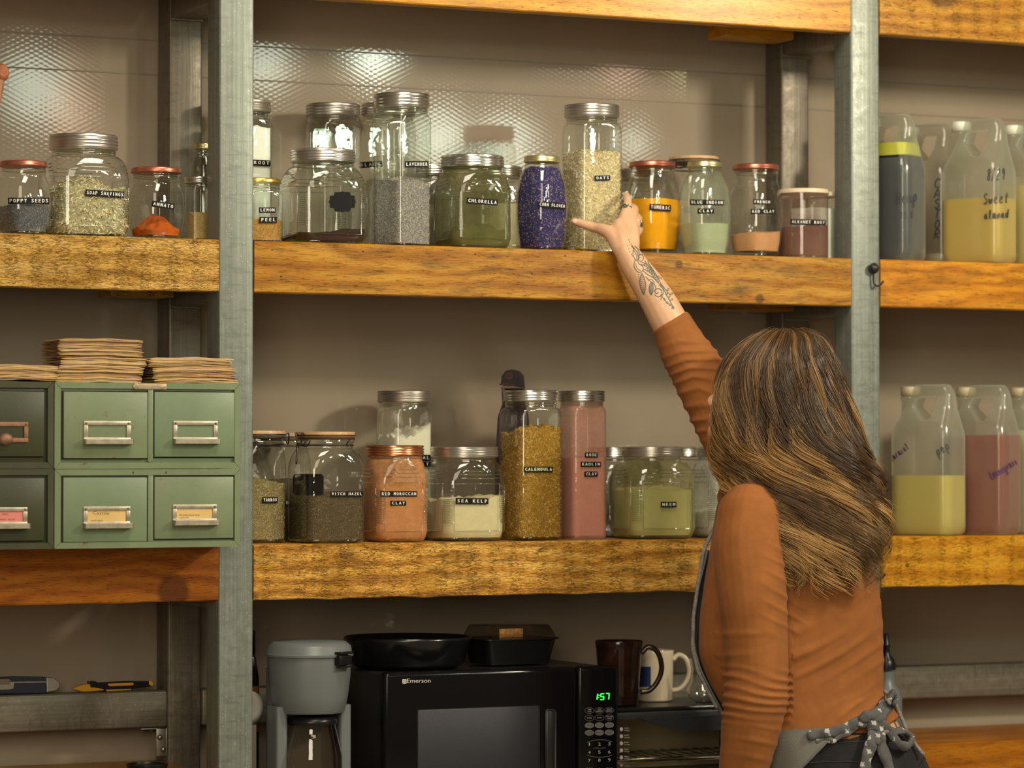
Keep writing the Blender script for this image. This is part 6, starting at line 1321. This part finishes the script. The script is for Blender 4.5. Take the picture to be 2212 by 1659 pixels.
# ---- hair
HL_ = [(712, 1676, 1720, 6.93, .020), (716, 1655, 1742, 6.93, .045), (730, 1626, 1768, 6.93, .078), (760, 1592, 1786, 6.93, .100), (800, 1567, 1802, 6.93, .114), (870, 1556, 1822, 6.925, .116), (950, 1560, 1842, 6.905, .112), (1000, 1568, 1860, 6.885, .100),
       (1050, 1592, 1874, 6.862, .078), (1100, 1638, 1882, 6.835, .058), (1150, 1670, 1884, 6.815, .044), (1195, 1692, 1880, 6.805, .034), (1240, 1706, 1872, 6.80, .026)]
HS = catmull(HL_, 6)
def hair_at(t):                 # t in 0..1 down the fall
    q = t*(len(HS)-1); i = min(len(HS)-2, int(q)); f_ = q-i; return HS[i]*(1-f_)+HS[i+1]*f_
base_r = []
for q in HS:
    y, l, r, z, b_ = q; base_r.append(ringE(Q((l+r)/2, y, z), max(.004, (r-l)/2*z/F-.011), max(.004, b_-.011), 36))
hm_ = grain_mat('hair_strands', [(0, (.030, .016, .008)), (.35, (.078, .041, .018)), (.6, (.17, .088, .030)), (.82, (.40, .215, .062)), (1, (.60, .36, .13))], .33)
hb = hm_.node_tree.nodes['Principled BSDF']; hb.inputs['Specular IOR Level'].default_value = .6; hb.inputs['Sheen Weight'].default_value = .0
hair = mesh_obj('hair', remesh([rings(base_r)], .005, 4), simple('hair_base', (.040, .023, .013), .6, 0, .002, 120, .3), person, base=PB)
r_ = np.random.default_rng(11); NP = 40; NLOCK = 150; PER = 46; SV_, SF_, ST_ = [], [], []
ts = np.linspace(0, 1.06, NP); HArr = np.array([hair_at(min(t, 1)) for t in ts]); RHn, FHn, UPn = np.array(RH), np.array(FH), np.array(UP)
Cen = np.array([tuple(Q((q[1]+q[2])/2, q[0], q[3])) for q in HArr]); Aa = (HArr[:, 2]-HArr[:, 1])/2*HArr[:, 3]/F; Bb = HArr[:, 4].copy()
ex_ = ts > 1; Cen[ex_] += (-UPn*.34+RHn*.01)*(ts[ex_]-1)[:, None]
for lk in range(NLOCK):
    th0 = r_.uniform(-.10*PI, 1.08*PI); ph0, amp, per = r_.uniform(0, 6.28)*.7+3*th0, r_.uniform(.8, 2.3), r_.uniform(.27, .38)
    hl = r_.random() < .34; basec = r_.uniform(.0, .20)+(.28 if hl else 0); lift = r_.uniform(-.004, .013); tend = r_.uniform(.74, 1.02); sp = r_.uniform(.010, .036)*(.6 if hl else 1.3); tw = r_.normal(0, .10)
    curl = r_.normal(0, .5)
    for k in range(PER):
        u, w_ = r_.normal(0, 1, 2); grow = np.clip((ts-.22)/.45, 0, 1.0)**1.3*amp
        spread = sp*(1.9*np.clip(1-ts*1.6, 0, 1)+.55+.5*np.clip(ts-.7, 0, 1))*u
        q_ = 2*PI*(ts/per)+ph0+.35*u+curl*ts; th = th0+spread+tw*ts+grow*np.sin(q_)*.20+r_.normal(0, .008)
        rad = lift*np.clip(ts*2.5, 0, 1)+.0032*w_*np.clip(ts*3+.2, 0, 1)+grow*np.cos(q_)*.0165+.0035*(1-np.clip(ts*4, 0, 1))
        p = Cen+RHn*((Aa+rad)*-np.cos(th))[:, None]-FHn*((Bb+rad)*np.sin(th))[:, None]-UPn*(np.clip(ts-.75, 0, 1)*.05*r_.normal(0, 1))[:, None]
        m = int(np.clip(NP*(tend+r_.normal(0, .035)), 10, NP)); p = p[:m]
        if r_.random() < .05: p = p+np.cumsum(r_.normal(0, .0011, p.shape), 0)
        tg_ = np.gradient(p, axis=0); tg_ /= np.linalg.norm(tg_, axis=1)[:, None]+1e-9
        o_ = p-Cen[:m]; sd_ = np.cross(tg_, o_); sd_ /= np.linalg.norm(sd_, axis=1)[:, None]+1e-9; up_ = np.cross(sd_, tg_)
        rr = (.00068*np.clip(1.15-ts[:m]/(ts[m-1]+.02)*.85, .25, 1))[:, None]
        SV_.append(np.stack([p+sd_*rr, p+up_*rr*.8, p-sd_*rr], 1).reshape(-1, 3))
        tone = np.clip(basec+(.04+.66*(np.clip(ts[:m], 0, 1)**1.5))*(1.0 if hl else .62)+.07*w_+.04*np.sin(ts[:m]*9+u), 0, 1); ST_.append(np.repeat(tone, 3)); SF_.append(m)
off_ = 0; FF = []
for m in SF_:
    i = np.arange(m-1)*3+off_
    for a_, c_ in ((0, 1), (1, 2), (2, 0)): FF.append(np.stack([i+a_, i+c_, i+3+c_, i+3+a_], 1))
    off_ += 3*m
FF = np.concatenate(FF); VV = np.concatenate(SV_)-np.array(PB); me = bpy.data.meshes.new('hair_strands'); me.vertices.add(len(VV)); me.vertices.foreach_set('co', VV.ravel()); me.loops.add(FF.size); me.loops.foreach_set('vertex_index', FF.ravel())
me.polygons.add(len(FF)); me.polygons.foreach_set('loop_start', np.arange(len(FF))*4); me.update(calc_edges=True); a_ = me.attributes.new('tone', 'FLOAT', 'POINT'); a_.data.foreach_set('value', np.concatenate(ST_)); me.materials.append(hm_); me.shade_smooth()
hs = bpy.data.objects.new('hair_strands', me); hs['kind'] = 'stuff'; link(hs, person); hs.parent = hair; hs['label'] = 'wavy brown strands lightening to golden ends'
er = wpart('earring', join(tube([tuple(Q(1569+7*math.cos(q)*.5, 976+8*math.sin(q), 6.862)) for q in dens_phi(16)], .0012, 6, 1, True), ellip(tuple(Q(1569, 990, 6.86)), (.0045, .0045, .005), None, 12, 8)), simple('dark_garnet', (.12, .03, .03), .2, .5))
